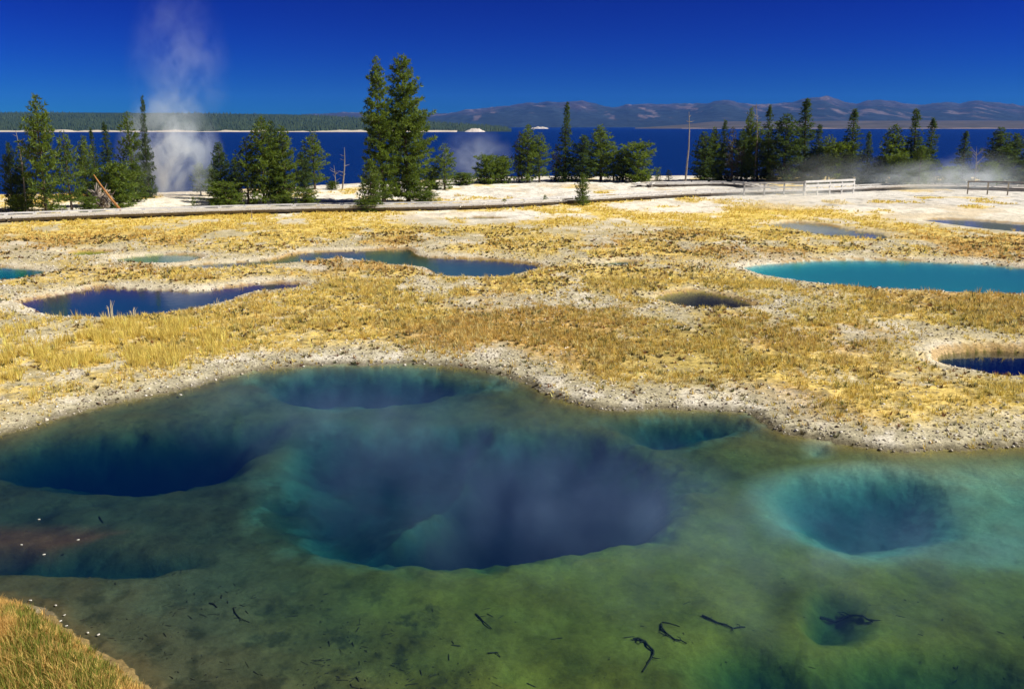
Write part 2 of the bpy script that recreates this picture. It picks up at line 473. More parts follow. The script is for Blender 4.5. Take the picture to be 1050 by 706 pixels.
def steam_mat(name, dens, scale, thr=.45, soft=.35, color=(.74, .87, 1.0), power=1.4, stretch=(1, 1, 1), aniso=.0):
    """cauliflower density that thins towards the hull of the mesh (object space, radius 1)"""
    m, nt, out = new_mat(name)
    tc = N(nt, 'ShaderNodeTexCoord')
    ln = N(nt, 'ShaderNodeVectorMath', operation='LENGTH')
    nt.links.new(tc.outputs['Object'], ln.inputs[0])
    fall = N(nt, 'ShaderNodeMapRange', clamp=True)
    fall.inputs['From Min'].default_value, fall.inputs['From Max'].default_value = 1.0, .15
    nt.links.new(ln.outputs['Value'], fall.inputs['Value'])
    pw = N(nt, 'ShaderNodeMath', operation='POWER')
    pw.inputs[1].default_value = power
    nt.links.new(fall.outputs[0], pw.inputs[0])
    mp = N(nt, 'ShaderNodeMapping')
    mp.inputs['Scale'].default_value = stretch
    nt.links.new(tc.outputs['Object'], mp.inputs[0])
    n = N(nt, 'ShaderNodeTexNoise', Scale=scale, Detail=4, Roughness=.6, Distortion=.6)
    nt.links.new(mp.outputs[0], n.inputs['Vector'])
    mr = N(nt, 'ShaderNodeMapRange', clamp=True)
    mr.inputs['From Min'].default_value, mr.inputs['From Max'].default_value = thr, thr + soft
    nt.links.new(n.outputs['Fac'], mr.inputs['Value'])
    mul = N(nt, 'ShaderNodeMath', operation='MULTIPLY')
    nt.links.new(pw.outputs[0], mul.inputs[0])
    nt.links.new(mr.outputs[0], mul.inputs[1])
    mul2 = N(nt, 'ShaderNodeMath', operation='MULTIPLY')
    mul2.inputs[1].default_value = dens
    nt.links.new(mul.outputs[0], mul2.inputs[0])
    vs = N(nt, 'ShaderNodeVolumeScatter', Color=(*color, 1), Anisotropy=aniso)
    nt.links.new(mul2.outputs[0], vs.inputs['Density'])
    nt.links.new(vs.outputs[0], out.inputs['Volume'])
    return m


# ------------------------------------------------------------------ mesh helpers
def mesh_np(name, V, Fc, mat, parent=None, smooth=False, col=None, alpha=None):
    """V (n,3), Fc (m,3|4) arrays -> one linked mesh object"""
    V = np.ascontiguousarray(V, dtype=np.float32)
    Fc = np.ascontiguousarray(Fc, dtype=np.int32)
    me = bpy.data.meshes.new(name)
    k = Fc.shape[1]
    me.vertices.add(len(V))
    me.vertices.foreach_set('co', V.ravel())
    me.loops.add(Fc.size)
    me.loops.foreach_set('vertex_index', Fc.ravel())
    me.polygons.add(len(Fc))
    me.polygons.foreach_set('loop_start', np.arange(0, Fc.size, k, dtype=np.int32))
    me.polygons.foreach_set('loop_total', np.full(len(Fc), k, dtype=np.int32))
    if smooth:
        me.polygons.foreach_set('use_smooth', np.ones(len(Fc), dtype=bool))
    if col is not None:
        a = me.color_attributes.new('Col', 'FLOAT_COLOR', 'POINT')
        cc = np.ones((len(V), 4), dtype=np.float32)
        cc[:, :3] = col
        if alpha is not None:
            cc[:, 3] = alpha
        a.data.foreach_set('color', cc.ravel())
    me.update(calc_edges=True)
    me.materials.append(mat)
    o = bpy.data.objects.new(name, me)
    COL.objects.link(o)
    if parent:
        o.parent = parent
    return o


class MB:
    """collects boxes, tubes and blobs; build() links them as one mesh object"""

    def __init__(self):
        self.v, self.f = [], []

    def add(self, v, f):
        n = len(self.v)
        self.v += [tuple(p) for p in v]
        self.f += [tuple(i + n for i in q) for q in f]

    def box(self, c, ax, ay, az, sx, sy, sz):
        c, ax, ay, az = Vector(c), Vector(ax) * sx / 2, Vector(ay) * sy / 2, Vector(az) * sz / 2
        v = [c + i * ax + j * ay + k * az for k in (-1, 1) for j in (-1, 1) for i in (-1, 1)]
        self.add(v, [(0, 2, 3, 1), (4, 5, 7, 6), (0, 1, 5, 4), (2, 6, 7, 3), (0, 4, 6, 2), (1, 3, 7, 5)])

    def tube(self, pts, rad, n=7, cap=True):
        pts = [Vector(p) for p in pts]
        rings = []
        for i, p in enumerate(pts):
            d = (pts[min(i + 1, len(pts) - 1)] - pts[max(i - 1, 0)]).normalized()
            a = d.cross(Vector((0, 0, 1)) if abs(d.z) < .9 else Vector((1, 0, 0))).normalized()
            b = d.cross(a)
            rings.append([p + float(rad[i]) * (math.cos(2 * math.pi * k / n) * a + math.sin(2 * math.pi * k / n) * b) for k in range(n)])
        v = [q for r in rings for q in r]
        f = []
        for i in range(len(pts) - 1):
            for k in range(n):
                f.append((i * n + k, i * n + (k + 1) % n, (i + 1) * n + (k + 1) % n, (i + 1) * n + k))
        if cap:
            f.append(tuple(range(n - 1, -1, -1)))
            f.append(tuple((len(pts) - 1) * n + k for k in range(n)))
        self.add(v, f)

    def build(self, name, mat, parent=None, smooth=False):
        me = bpy.data.meshes.new(name)
        me.from_pydata(self.v, [], self.f)
        if smooth:
            for p in me.polygons:
                p.use_smooth = True
        me.update()
        me.materials.append(mat)
        o = bpy.data.objects.new(name, me)
        COL.objects.link(o)
        if parent:
            o.parent = parent
        return o


def tag(o, label=None, cat=None, group=None, kind=None):
    if label:
        o['label'] = label
    if cat:
        o['category'] = cat
    if group:
        o['group'] = group
    if kind:
        o['kind'] = kind
    return o


def empty(name, loc, rz=0.0):
    o = bpy.data.objects.new(name, None)
    o.empty_display_size = .2
    COL.objects.link(o)
    o.location = loc
    o.rotation_euler = (0, 0, rz)
    return o


# ------------------------------------------------------------------ ground sheet
def rows():
    r = [0.6, 1.5, 3, 4.5, 6, 7.0, 7.6]
    while r[-1] < 140:
        d = r[-1]
        r.append(d + min(max(d * d / 6500 * 1.1, .032), .30 if d < 125 else 1.0))
    r += [150, 170, 200, 300, 600, 1500, 4000, 9000, 15500]
    return np.array(r)


fine = np.linspace(R(-46), R(46), 1120)
coarse = np.linspace(R(46), R(314), 60)[1:-1]
ANG = np.concatenate([fine, coarse])
RR = rows()
A2, R2 = np.meshgrid(ANG, RR)
GX, GY = R2 * np.sin(A2), R2 * np.cos(A2)
GZ, GC, _, _, _, GP_ = terrain(GX, GY, True)
GZ = np.where(R2 > 160, np.where(GY > 60, -21.0, GZ), GZ)
nr, nc = GX.shape
V = np.stack([GX, GY, GZ], -1).reshape(-1, 3)
ii, jj = np.meshgrid(np.arange(nr - 1), np.arange(nc), indexing='ij')
j2 = (jj + 1) % nc
Fq = np.stack([ii * nc + jj, (ii + 1) * nc + jj, (ii + 1) * nc + j2, ii * nc + j2], -1).reshape(-1, 4)[:, ::-1]
m_ground = attr_mat('sinter_and_dry_grass', .95, 14.0, .5, bump_dist=.03)
ground = mesh_np('ground', V, Fq, m_ground, None, True, GC.reshape(-1, 3), (1 - .7 * GP_).reshape(-1))
tag(ground, 'pale sinter flat with dry golden grass and pool beds', 'ground', kind='structure')


def zat(x, y):
    z, *_ = terrain(np.array([[x]], float), np.array([[y]], float))
    return float(z[0, 0])


def gat(px, py):
    """the ground point the photograph shows at px, py (a few steps towards the real height)"""
    z = 0.0
    for _ in range(3):
        x, y, _z = at(px, py, z)
        z = zat(x, y)
    return x, y, z


# ------------------------------------------------------------------ water bodies
def water_body(name, poly, level, cell, floor, mat, grow=.45, label=None, cat='pool'):
    lo, hi = poly.min(0) - grow - cell, poly.max(0) + grow + cell
    nx, ny = int((hi[0] - lo[0]) / cell) + 1, int((hi[1] - lo[1]) / cell) + 1
    xs, ys = lo[0] + cell * np.arange(nx + 1), lo[1] + cell * np.arange(ny + 1)
    cx, cy = np.meshgrid((xs[:-1] + xs[1:]) / 2, (ys[:-1] + ys[1:]) / 2, indexing='ij')
    ins = sdist(poly, cx, cy, 3.0) > -grow
    vid, V, Fc = {}, [], []

    def vi(i, j, k):
        key = (i, j, k)
        if key not in vid:
            vid[key] = len(V)
            V.append((xs[i], ys[j], level if k else floor))
        return vid[key]
    ii, jj = np.nonzero(ins)
    for i, j in zip(ii.tolist(), jj.tolist()):
        Fc.append((vi(i, j, 1), vi(i + 1, j, 1), vi(i + 1, j + 1, 1), vi(i, j + 1, 1)))
        Fc.append((vi(i, j, 0), vi(i, j + 1, 0), vi(i + 1, j + 1, 0), vi(i + 1, j, 0)))
        for di, dj, a, b in ((-1, 0, (0, 1), (0, 0)), (1, 0, (1, 0), (1, 1)), (0, -1, (0, 0), (1, 0)), (0, 1, (1, 1), (0, 1))):
            p, q = i + di, j + dj
            if not (0 <= p < nx and 0 <= q < ny and ins[p, q]):
                Fc.append((vi(i + a[0], j + a[1], 1), vi(i + a[0], j + a[1], 0), vi(i + b[0], j + b[1], 0), vi(i + b[0], j + b[1], 1)))
    o = mesh_np(name, np.array(V), np.array(Fc), mat)
    return tag(o, label, cat, kind='structure')


w_main = water_mat('hot_spring_water', (1.6, .72, .52), (.003, .021, .10), 2.5, .004, .03)
water_body('pool_water', POOL, POOL_WL, .25, -8.0, w_main, grow=.7, label='large clear deep blue and green hot spring filling the foreground')
WMAT = {
    'blue': water_mat('blue_spring_water', (.6, .40, .33), (.030, .14, .27), 3, .003, refl=1.3),
    'edge_teal': water_mat('teal_spring_water', (1.2, .25, .35), (.02, .12, .12), 3, .003),
    'yellow': water_mat('shallow_spring_water', (.5, .2, .3), (.01, .02, .01), 3, .003, refl=.5),
    'green': water_mat('green_spring_water', (.5, .25, .35), (.24, .32, .26), 3, .003),
    'long': water_mat('deep_spring_water', (.6, .33, .28), (.10, .18, .21), 3, .003),
    'sliver': water_mat('sliver_water', (1.0, .35, .25), (.01, .04, .08), 3, .003),
    'turquoise': water_mat('milky_turquoise_water', (1.3, .36, .32), (.10, .33, .42), 3, .003, refl=.8),
    'dark': water_mat('dark_spring_water', (.7, .6, .6), (.006, .01, .012), 3, .003, refl=.5),
    'ledge': water_mat('navy_spring_water', (1.0, .6, .25), (.004, .012, .06), 3, .003),
    'grey': water_mat('grey_spring_water', (.4, .35, .3), (.27, .38, .45), 3, .004),
    'stream': water_mat('grey_runoff_water', (.4, .35, .3), (.24, .30, .34), 3, .004),
    'slit': water_mat('vent_water', (1.0, .6, .6), (.01, .01, .01), 3, .003),
}
WLAB = {'blue': 'purple blue spring with a narrow tail, left of centre', 'edge_teal': 'teal spring cut by the left edge of the view',
        'yellow': 'tiny yellow shallow spring in white sinter', 'green': 'grey green oval spring in a white rim', 'long': 'long winding blue green spring in the middle distance',
        'sliver': 'thin sliver of water in dry grass', 'turquoise': 'milky turquoise spring on the right', 'dark': 'small dark mottled spring near the middle',
        'ledge': 'navy spring under a green ledge at right edge', 'grey': 'shallow grey spring behind the turquoise one', 'stream': 'grey runoff water on white sinter at far right',
        'slit': 'dark slit of water in a white sinter mound'}
for k, p in PONDS.items():
    water_body('spring_water', p['poly'], WL, .2, -4.5, WMAT[k], label=WLAB[k], cat='spring')

# the lake
m, nt, out = new_mat('lake_water')
p = principled(nt, out, .25, .35)
p.inputs['Base Color'].default_value = (.0006, .018, .10, 1)
p.inputs['IOR'].default_value = 1.33
tc = N(nt, 'ShaderNodeTexCoord')
n1 = N(nt, 'ShaderNodeTexNoise', Scale=.9, Detail=6, Roughness=.65)
nt.links.new(tc.outputs['Object'], n1.inputs['Vector'])
b = N(nt, 'ShaderNodeBump', Strength=1.0, Distance=.6)
nt.links.new(n1.outputs['Fac'], b.inputs['Height'])
nt.links.new(b.outputs[0], p.inputs['Normal'])
ys = np.array([70, 130, 200, 400, 1000, 2500, 6000, 12000, 15500.])
xs = np.array([-15500, -6000, -1500, -400, -100, 0, 100, 400, 1500, 6000, 15500.])
LX, LY = np.meshgrid(xs, ys)
lv = np.stack([LX, LY, np.full_like(LX, LAKE_Z)], -1).reshape(-1, 3)
ny, nx = LX.shape
a, c = np.meshgrid(np.arange(ny - 1), np.arange(nx - 1), indexing='ij')
lf = np.stack([a * nx + c, a * nx + c + 1, (a + 1) * nx + c + 1, (a + 1) * nx + c], -1).reshape(-1, 4)
tag(mesh_np('lake', lv, lf, m), 'deep blue lake behind the trees', 'lake', kind='structure')


# ------------------------------------------------------------------ far shores
def ridge(name, prof, y0, y1, yr, mat, seed, rough, base=LAKE_Z, nx=420, ny=70, rock=None, rel=.38):
    """a range of hills whose crest at distance yr stands as high as prof (pixel x -> pixel y) asks"""
    ax = np.linspace(-.95, .95, nx)
    yy = np.linspace(0, 1, ny)
    T, Yt = np.meshgrid(ax, yy)
    Yd = y0 + (y1 - y0) * Yt
    X = T * Yd
    px = CX + T * F / 1.0 * math.cos(PITCH) * 1.0
    hp = np.interp(CX + T * F * (math.cos(PITCH)), [q[0] for q in prof], [q[1] for q in prof])
    crest = (HORIZON - hp) / F * yr / 1.0 * 1.0 + H - base
    if rock is not None:
        crest = crest + 70 * (fbm(X / 420, X * 0 + 1, 77, 6, .66) - .5) + 24 * (fbm(X / 60, Yd / 500, 78, 3) - .5)
    u = (Yd - y0) / (yr - y0)
    shape = np.where(u < 1, np.clip(u, 0, 1) ** .8, np.clip(1 - (u - 1) * .8, 0, 1))
    n = fbm(X / rough, Yd / rough, seed, 5)
    r = 1 - np.abs(2 * n - 1)
    shape = shape * (1 + rel * (r - .6) * np.minimum(1, 3 * np.abs(1 - u)) + .10 * (fbm(X / rough * 3, Yd / rough * 3, seed + 9, 3) - .5))
    Z = base + crest * shape
    Z[0] = base - 2
    Vv = np.stack([X, Yd, Z], -1).reshape(-1, 3)
    a, c = np.meshgrid(np.arange(ny - 1), np.arange(nx - 1), indexing='ij')
    f = np.stack([a * nx + c, a * nx + c + 1, (a + 1) * nx + c + 1, (a + 1) * nx + c], -1).reshape(-1, 4)
    colv = None
    if rock is not None:
        t = sstep(.55, 1.05, (Z - base) / np.maximum(crest, 1) + 1.1 * (fbm(X / 300, Yd / 2200, seed + 3, 6, .6) - .5))[..., None]
        n2 = fbm(X / 90, Yd / 900, seed + 4, 5, .65)[..., None]
        colv = (np.array(rock[0]) * (1 - t) + np.array(rock[1]) * t) * (.5 + n2)
        pt = .75 * sstep(.62, .70, fbm(X / 130, Yd / 900, seed + 6, 5, .6))[..., None] * sstep(.15, .4, (Z - base) / np.maximum(crest, 1))[..., None]
        colv = (colv * (1 - pt) + np.array(rock[2]) * pt).reshape(-1, 3)
    o = mesh_np(name, Vv, f, mat, None, True, colv)
    tag(o, kind='structure')
    return X, Yd, Z, o


def far_mat(name, dark, light, scale, patch, patch_lo=.6):
    m, nt, out = new_mat(name)
    p = principled(nt, out, .95, .05)
    tc = N(nt, 'ShaderNodeTexCoord')
    n1 = N(nt, 'ShaderNodeTexNoise', Scale=scale, Detail=8, Roughness=.65)
    n2 = N(nt, 'ShaderNodeTexNoise', Scale=scale * .35, Detail=6, Roughness=.6)
    for n in (n1, n2):
        nt.links.new(tc.outputs['Object'], n.inputs['Vector'])
    r1 = N(nt, 'ShaderNodeValToRGB')
    r1.color_ramp.elements[0].position, r1.color_ramp.elements[1].position = .35, .7
    r1.color_ramp.elements[0].color, r1.color_ramp.elements[1].color = (*dark, 1), (*light, 1)
    nt.links.new(n1.outputs['Fac'], r1.inputs[0])
    r2 = N(nt, 'ShaderNodeValToRGB')
    r2.color_ramp.elements[0].position, r2.color_ramp.elements[1].position = patch_lo, patch_lo + .08
    nt.links.new(n2.outputs['Fac'], r2.inputs[0])
    mx = N(nt, 'ShaderNodeMix', data_type='RGBA')
    nt.links.new(r2.outputs[0], mx.inputs['Factor'])
    nt.links.new(r1.outputs[0], mx.inputs['A'])
    mx.inputs['B'].default_value = (*patch, 1)
    nt.links.new(mx.outputs['Result'], p.inputs['Base Color'])
    return m


MOUNT = [(-500, 124), (200, 121), (340, 119), (360, 117.5), (380, 117.5), (400, 122), (430, 124), (450, 118.5), (470, 117), (500, 112), (520, 110), (545, 108), (570, 107.5), (592, 106), (610, 110), (625, 111),
         (640, 108), (665, 110), (690, 111), (710, 109), (722, 106), (735, 105), (745, 107), (760, 110), (778, 110), (800, 108), (815, 104.5), (830, 103),
         (845, 107), (860, 109), (870, 106), (885, 105), (905, 108), (920, 110), (935, 108), (947, 107), (960, 109), (975, 106), (1000, 109), (1020, 112), (1037, 110), (1300, 112), (1600, 118)]
m_mt = attr_mat('far_mountain', .95, .02)
ridge('mountains', MOUNT, 6800, 14000, 11500, m_mt, 3, 900.0, nx=800, ny=150, rock=((.020, .032, .040), (.052, .048, .062), (.17, .13, .125)), rel=.75)
LEFT = [(-700, 113), (0, 116), (100, 116.3), (200, 117), (262, 117.5), (330, 118.3), (352, 120), (400, 122.5), (450, 125.5), (500, 129), (520, 131.5), (545, 134), (2000, 136)]
m_lf = far_mat('forested_hill', (.018, .034, .022), (.035, .055, .030), .012, (.06, .07, .035), .66)
HX, HY, HZ, _ = ridge('hills', LEFT, 2250, 5600, 4200, m_lf, 5, 700.0)
RIGHT = [(-500, 140), (560, 137), (640, 131.5), (690, 128), (720, 125), (780, 124.3), (900, 124), (1037, 124), (1500, 123)]
m_rf = far_mat('brown_headland', (.055, .055, .045), (.11, .095, .085), .006, (.16, .13, .10), .62)
RX, RY, RZ, _ = ridge('headland', RIGHT, 4300, 6400, 5500, m_rf, 8, 600.0)

# thin pale beaches along the left and right shores
for nm, a0, a1, yb, hgt, cl in (('beach', -.95, -.055, 2236, 3.2, (.62, .55, .44)), ('beach', .17, .95, 4285, 3.2, (.24, .19, .15))):
    t = np.linspace(a0, a1, 260)
    yv = yb + 26 * (fbm(t * 40, t * 0, 5, 3) - .5)
    hh = hgt * (-.5 + 3.0 * fbm(t * 60, t * 0 + 3, 9, 4)) - 1.0
    n = len(t)
    rowsv = [np.stack([t * (yv - 40), yv - 40, np.full(n, LAKE_Z - .5)], -1), np.stack([t * yv, yv, LAKE_Z + np.maximum(hh, -.4)], -1),
             np.stack([t * (yv + 130), yv + 130, np.full(n, LAKE_Z + 3.0)], -1)]
    vv = np.concatenate(rowsv)
    ff = [(r * n + i, r * n + i + 1, (r + 1) * n + i + 1, (r + 1) * n + i) for r in range(2) for i in range(n - 1)]
    tag(mesh_np(nm, vv, np.array(ff), noisy('beach_sand', tuple(.7 * q for q in cl), cl, .03, .9, 0), None, True), kind='structure')

# white cliffs on the far shore (each a bare bluff of its own)
for px, wpx, hpx, lab in ((487, 22, 3.2, 'long white bluff on the far shore beside the tall pines'), (553, 20, 1.9, 'small white bluff on the far shore behind the pine grove')):
    yb = 2215 if px < 500 else 4270
    cx, wd, hg = (px - CX) / F * yb / math.cos(PITCH) * math.cos(PITCH), wpx * yb / F, hpx * yb / F
    mb = []
    n = 24
    V = []
    for r_ in range(4):
        for i in range(n + 1):
            u = i / n * 2 - 1
            prof = max(0.0, 1 - abs(u) ** 2.2) * (.75 + .5 * random.random())
            V.append((cx + u * wd / 2, yb + r_ * 40 - 20 * (1 - u * u), LAKE_Z - 1 + (hg + 1) * prof * (0, .85, 1, 0)[r_]))
    ff = [(r_ * (n + 1) + i, r_ * (n + 1) + i + 1, (r_ + 1) * (n + 1) + i + 1, (r_ + 1) * (n + 1) + i) for r_ in range(3) for i in range(n)]
    tag(mesh_np('cliff', np.array(V), np.array(ff), noisy('white_bluff', (.45, .40, .36), (.72, .66, .58), .03, .9, 0)), lab, 'cliff', kind='structure')

# far-off forest on the left hill: one mass of small spires
rng = np.random.default_rng(5)
nx_, ny_ = HX.shape[1], HX.shape[0]
NT = 26000
ci = rng.integers(0, nx_ - 1, NT)
ri = (rng.random(NT) ** 1.4 * 28).astype(int)
fx, fy = rng.random(NT), rng.random(NT)


def bil(Q):
    return (Q[ri, ci] * (1 - fx) + Q[ri, ci + 1] * fx) * (1 - fy) + (Q[ri + 1, ci] * (1 - fx) + Q[ri + 1, ci + 1] * fx) * fy


tx, ty, tz = bil(HX), bil(HY), bil(HZ)
keep = (tz > LAKE_Z + 1) & (np.abs(tx / ty) < .62)
tx, ty, tz = tx[keep], ty[keep], tz[keep]
n = len(tx)
th, tw = rng.uniform(5, 13, n), rng.uniform(1.6, 3.4, n)
base_a = rng.random(n) * 6.28
Vv = np.empty((n, 5, 3))
for k in range(4):
    Vv[:, k] = np.stack([tx + tw * np.cos(base_a + k * 1.571), ty + tw * np.sin(base_a + k * 1.571), tz - 1], -1)
Vv[:, 4] = np.stack([tx, ty, tz + th], -1)
idx = np.arange(n)[:, None] * 5
Ff = np.concatenate([idx + np.array([k, (k + 1) % 4, 4]) for k in range(4)])
tag(mesh_np('forest', Vv.reshape(-1, 3), Ff, noisy('far_forest', (.018, .036, .022), (.05, .075, .035), .02, .95, 0)), 'dark conifer forest covering the far left shore', 'forest', kind='stuff')


# ------------------------------------------------------------------ conifers
bark = noisy('pine_bark', (.055, .042, .032), (.17, .13, .10), 6, .9, .6, stretch=(1, 1, .25))
bark_grey = noisy('weathered_wood', (.20, .17, .14), (.36, .32, .28), 5, .9, .5, stretch=(1, 1, .2))


def leaf_mat(name, c1, c2, c3):
    m, nt, out = new_mat(name)
    p = principled(nt, out, .6, .25)
    g = N(nt, 'ShaderNodeNewGeometry')
    tc = N(nt, 'ShaderNodeTexCoord')
    n = N(nt, 'ShaderNodeTexNoise', Scale=1.1, Detail=4)
    nt.links.new(tc.outputs['Object'], n.inputs['Vector'])
    r = N(nt, 'ShaderNodeValToRGB')
    r.color_ramp.elements[0].position, r.color_ramp.elements[1].position = .30, .72
    r.color_ramp.elements[0].color, r.color_ramp.elements[1].color = (*c1, 1), (*c2, 1)
    ad = N(nt, 'ShaderNodeMath', operation='MULTIPLY_ADD')
    ad.inputs[1].default_value, ad.inputs[2].default_value = .35, -.17
    nt.links.new(g.outputs['Random Per Island'], ad.inputs[0])
    s = N(nt, 'ShaderNodeMath', operation='ADD')
    nt.links.new(ad.outputs[0], s.inputs[0])
    nt.links.new(n.outputs['Fac'], s.inputs[1])
    nt.links.new(s.outputs[0], r.inputs[0])
    nt.links.new(r.outputs[0], p.inputs['Base Color'])
    t = N(nt, 'ShaderNodeBsdfTranslucent', Color=(*c3, 1))
    mx = N(nt, 'ShaderNodeMixShader', Fac=.34)
    nt.links.new(p.outputs[0], mx.inputs[1])
    nt.links.new(t.outputs[0], mx.inputs[2])
    nt.links.new(mx.outputs[0], out.inputs['Surface'])
    return m


LEAF = {'green': leaf_mat('pine_needles', (.022, .055, .012), (.19, .26, .034), (.22, .31, .03)),
        'dark': leaf_mat('spruce_needles', (.014, .038, .016), (.10, .16, .036), (.11, .17, .03)),
        'light': leaf_mat('young_pine_needles', (.045, .085, .015), (.15, .21, .03), (.16, .23, .03)),
        'grey': leaf_mat('dying_needles', (.07, .07, .045), (.16, .15, .10), (.10, .10, .05))}


def conifer(seed, h, w, kind='pine', start=.06, dens=1.0, spike=.24):
    """meshes of trunk and crown: whorls of boughs carrying tufts of needles"""
    rg = np.random.default_rng(seed)
    tr = MB()
    bx, by = rg.uniform(-.02, .02, 2) * h
    tp = [(bx * math.sin(3 * t) * t, by * math.sin(2.5 * t) * t, h * t * .985) for t in np.linspace(0, 1, 9)]
    r0 = .0125 * h + .03
    tr.tube(tp, [r0 * (1 - .93 * t) * (1.25 if t == 0 else 1) for t in np.linspace(0, 1, 9)], 8)
    P, Dv, Sz = [], [], []
    z = start * h
    while z < h * .985:
        t = z / h
        if kind == 'pine':
            prof = min(1, (1 - t) * 1.9 + .07) ** .85 * (.78 + .22 * min(1, t / .2))
        elif kind == 'spruce':
            prof = (1 - t) ** .9 + .03
        else:                                               # round-headed bushy pine
            prof = math.sqrt(max(0, 1 - (max(t, .35) - .35) ** 2 / .43)) * (.75 + .25 * min(1, t / .3)) + .03
        nb = max(3, int(rg.integers(4, 7) * dens))
        ph = rg.random() * 6.28
        for k in range(nb):
            L = float(w / 2 * prof * rg.uniform(.62, 1.18))
            if rg.random() < .10:
                L *= .45
            a = ph + 6.283 * k / nb + rg.uniform(-.35, .35)
            rise = (.55 * t + .02) if kind != 'spruce' else (.35 * t - .25)
            rise = float(rise + rg.uniform(-.15, .15))
            ox, oy = np.interp(t, np.linspace(0, 1, 9), [q[0] for q in tp]), np.interp(t, np.linspace(0, 1, 9), [q[1] for q in tp])
            st = Vector((float(ox), float(oy), z))
            d = Vector((math.cos(a), math.sin(a), rise))
            n = max(2, int(L / (.17 if kind != 'spruce' else .14)))
            if L > .5:
                tr.tube([st, st + d * L * .55, st + d * L * .92 + Vector((0, 0, .06 * L))], [.012 + .010 * L, .008 + .006 * L, .006], 4, False)
            for i in range(n):
                u = float((i + .5 + rg.uniform(-.3, .3)) / n)
                if kind != 'spruce' and u < .28 and rg.random() < .65:
                    continue
                c = st + d * (L * u) + Vector((0, 0, (.10 if kind != 'spruce' else .16) * L * u * u))
                side = Vector((-math.sin(a), math.cos(a), 0))
                spread = .30 * L * (1 - abs(2 * u - 1.1) * .6)
                for q in range(1 + int(spread > .12) + int(spread > .3)):
                    off = 0 if q == 0 else float(rg.uniform(-1, 1)) * spread
                    P.append(c + side * off + Vector((0, 0, rg.normal() * .05)))
                    Dv.append((d + side * (1.3 * off / max(spread, .05)) * .5 + Vector((0, 0, .35))).normalized())
                    Sz.append(spike * rg.uniform(.7, 1.2) * (.75 if t > .93 else 1))
        z += (.030 * h + .05) / dens * rg.uniform(.7, 1.3) * (.75 if t > .8 else 1)
    P, Dv, Sz = np.array(P), np.array(Dv), np.array(Sz)
    # leader tuft
    K = 8
    n = len(P)
    dirs = Dv[:, None, :] * .75 + rg.normal(size=(n, K, 3)) * .62
    dirs /= np.linalg.norm(dirs, axis=2, keepdims=True)
    rnd = rg.normal(size=(n, K, 3))
    sd = np.cross(dirs, rnd)
    sd /= np.linalg.norm(sd, axis=2, keepdims=True)
    ln = Sz[:, None, None] * rg.uniform(.7, 1.25, (n, K, 1))
    wd = ln * .26
    b = P[:, None, :] + dirs * ln * .05
    V = np.stack([b - sd * wd * .45 + dirs * ln * .3, b + sd * wd * .0, b + sd * wd * .45 + dirs * ln * .3, b + dirs * ln], 2).reshape(-1, 3)
    f = np.arange(n * K)[:, None] * 4 + np.array([0, 1, 2, 3])
    return tr, V, f


def tree_meshes(name, seed, h, w, kind, leaf, **kw):
    tr, V, f = conifer(seed, h, w, kind, **kw)
    t = tr.build('trunk', bark)
    c = mesh_np('crown', V, f, LEAF[leaf])
    md = (t.data, c.data)
    bpy.data.objects.remove(t)
    bpy.data.objects.remove(c)
    return md


PROTO = {}
for i in range(4):
    PROTO['pine%d' % i] = (6.0, 2.6, tree_meshes('p', 20 + i, 6.0, 2.6, 'pine', 'green', start=(.05, .14, .10, .04)[i], dens=(1, .85, 1.1, .9)[i]))
for i in range(3):
    PROTO['spruce%d' % i] = (7.0, 2.4, tree_meshes('p', 40 + i, 7.0, 2.4, 'spruce', 'dark', start=.04, dens=1.15, spike=.22))
for i in range(2):
    PROTO['dark%d' % i] = (6.5, 2.8, tree_meshes('p', 60 + i, 6.5, 2.8, 'pine', 'dark', start=.05, dens=1.15))
for i in range(2):
    PROTO['bush%d' % i] = (3.4, 2.6, tree_meshes('p', 80 + i, 3.4, 2.6, 'round', 'green', start=.03, dens=1.0, spike=.24))
for i in range(2):
    PROTO['light%d' % i] = (4.2, 1.9, tree_meshes('p', 90 + i, 4.2, 1.9, 'pine', 'light', start=.04, spike=.22))
for i in range(2):
    PROTO['sapling%d' % i] = (1.6, 1.0, tree_meshes('p', 100 + i, 1.6, 1.0, 'pine', 'green', start=.04, dens=.8, spike=.17))
PROTO['grey0'] = (5.0, 1.9, tree_meshes('p', 110, 5.0, 1.9, 'pine', 'grey', start=.05, dens=.75))
PROTO['hero0'] = (12.0, 3.3, tree_meshes('p', 201, 12.0, 3.3, 'pine', 'green', start=.05, dens=1.2, spike=.30))
PROTO['hero1'] = (12.2, 4.6, tree_meshes('p', 305, 12.2, 4.6, 'pine', 'green', start=.04, dens=1.3, spike=.30))


def tree(proto, px, base, top, wpx, label, group, name='pine_tree', lean=0.0):
    x, y, z = gat(px, base)
    h0, w0, (tm, cm) = PROTO[proto]
    dist = math.sqrt(y * y + (H - z) ** 2)
    hh = (base - top) / F * y / math.cos(PITCH) ** .0 * (1 + .0)
    ww = wpx * (1.28 if group == GR else 1.14) / F * y
    o = empty(name, (x, y, z - .05), random.random() * 6.28)
    o.rotation_euler = (R(random.uniform(-1.6, 1.6)), R(random.uniform(-1.6, 1.6)), o.rotation_euler[2])
    o.scale = (ww / w0, ww / w0, hh / h0)
    for nm, md in (('trunk', tm), ('crown', cm)):
        c = bpy.data.objects.new(nm, md)
        COL.objects.link(c)
        c.parent = o
    return tag(o, label, 'sapling' if name == 'sapling' else 'shrub' if name == 'shrub' else 'tree', group)


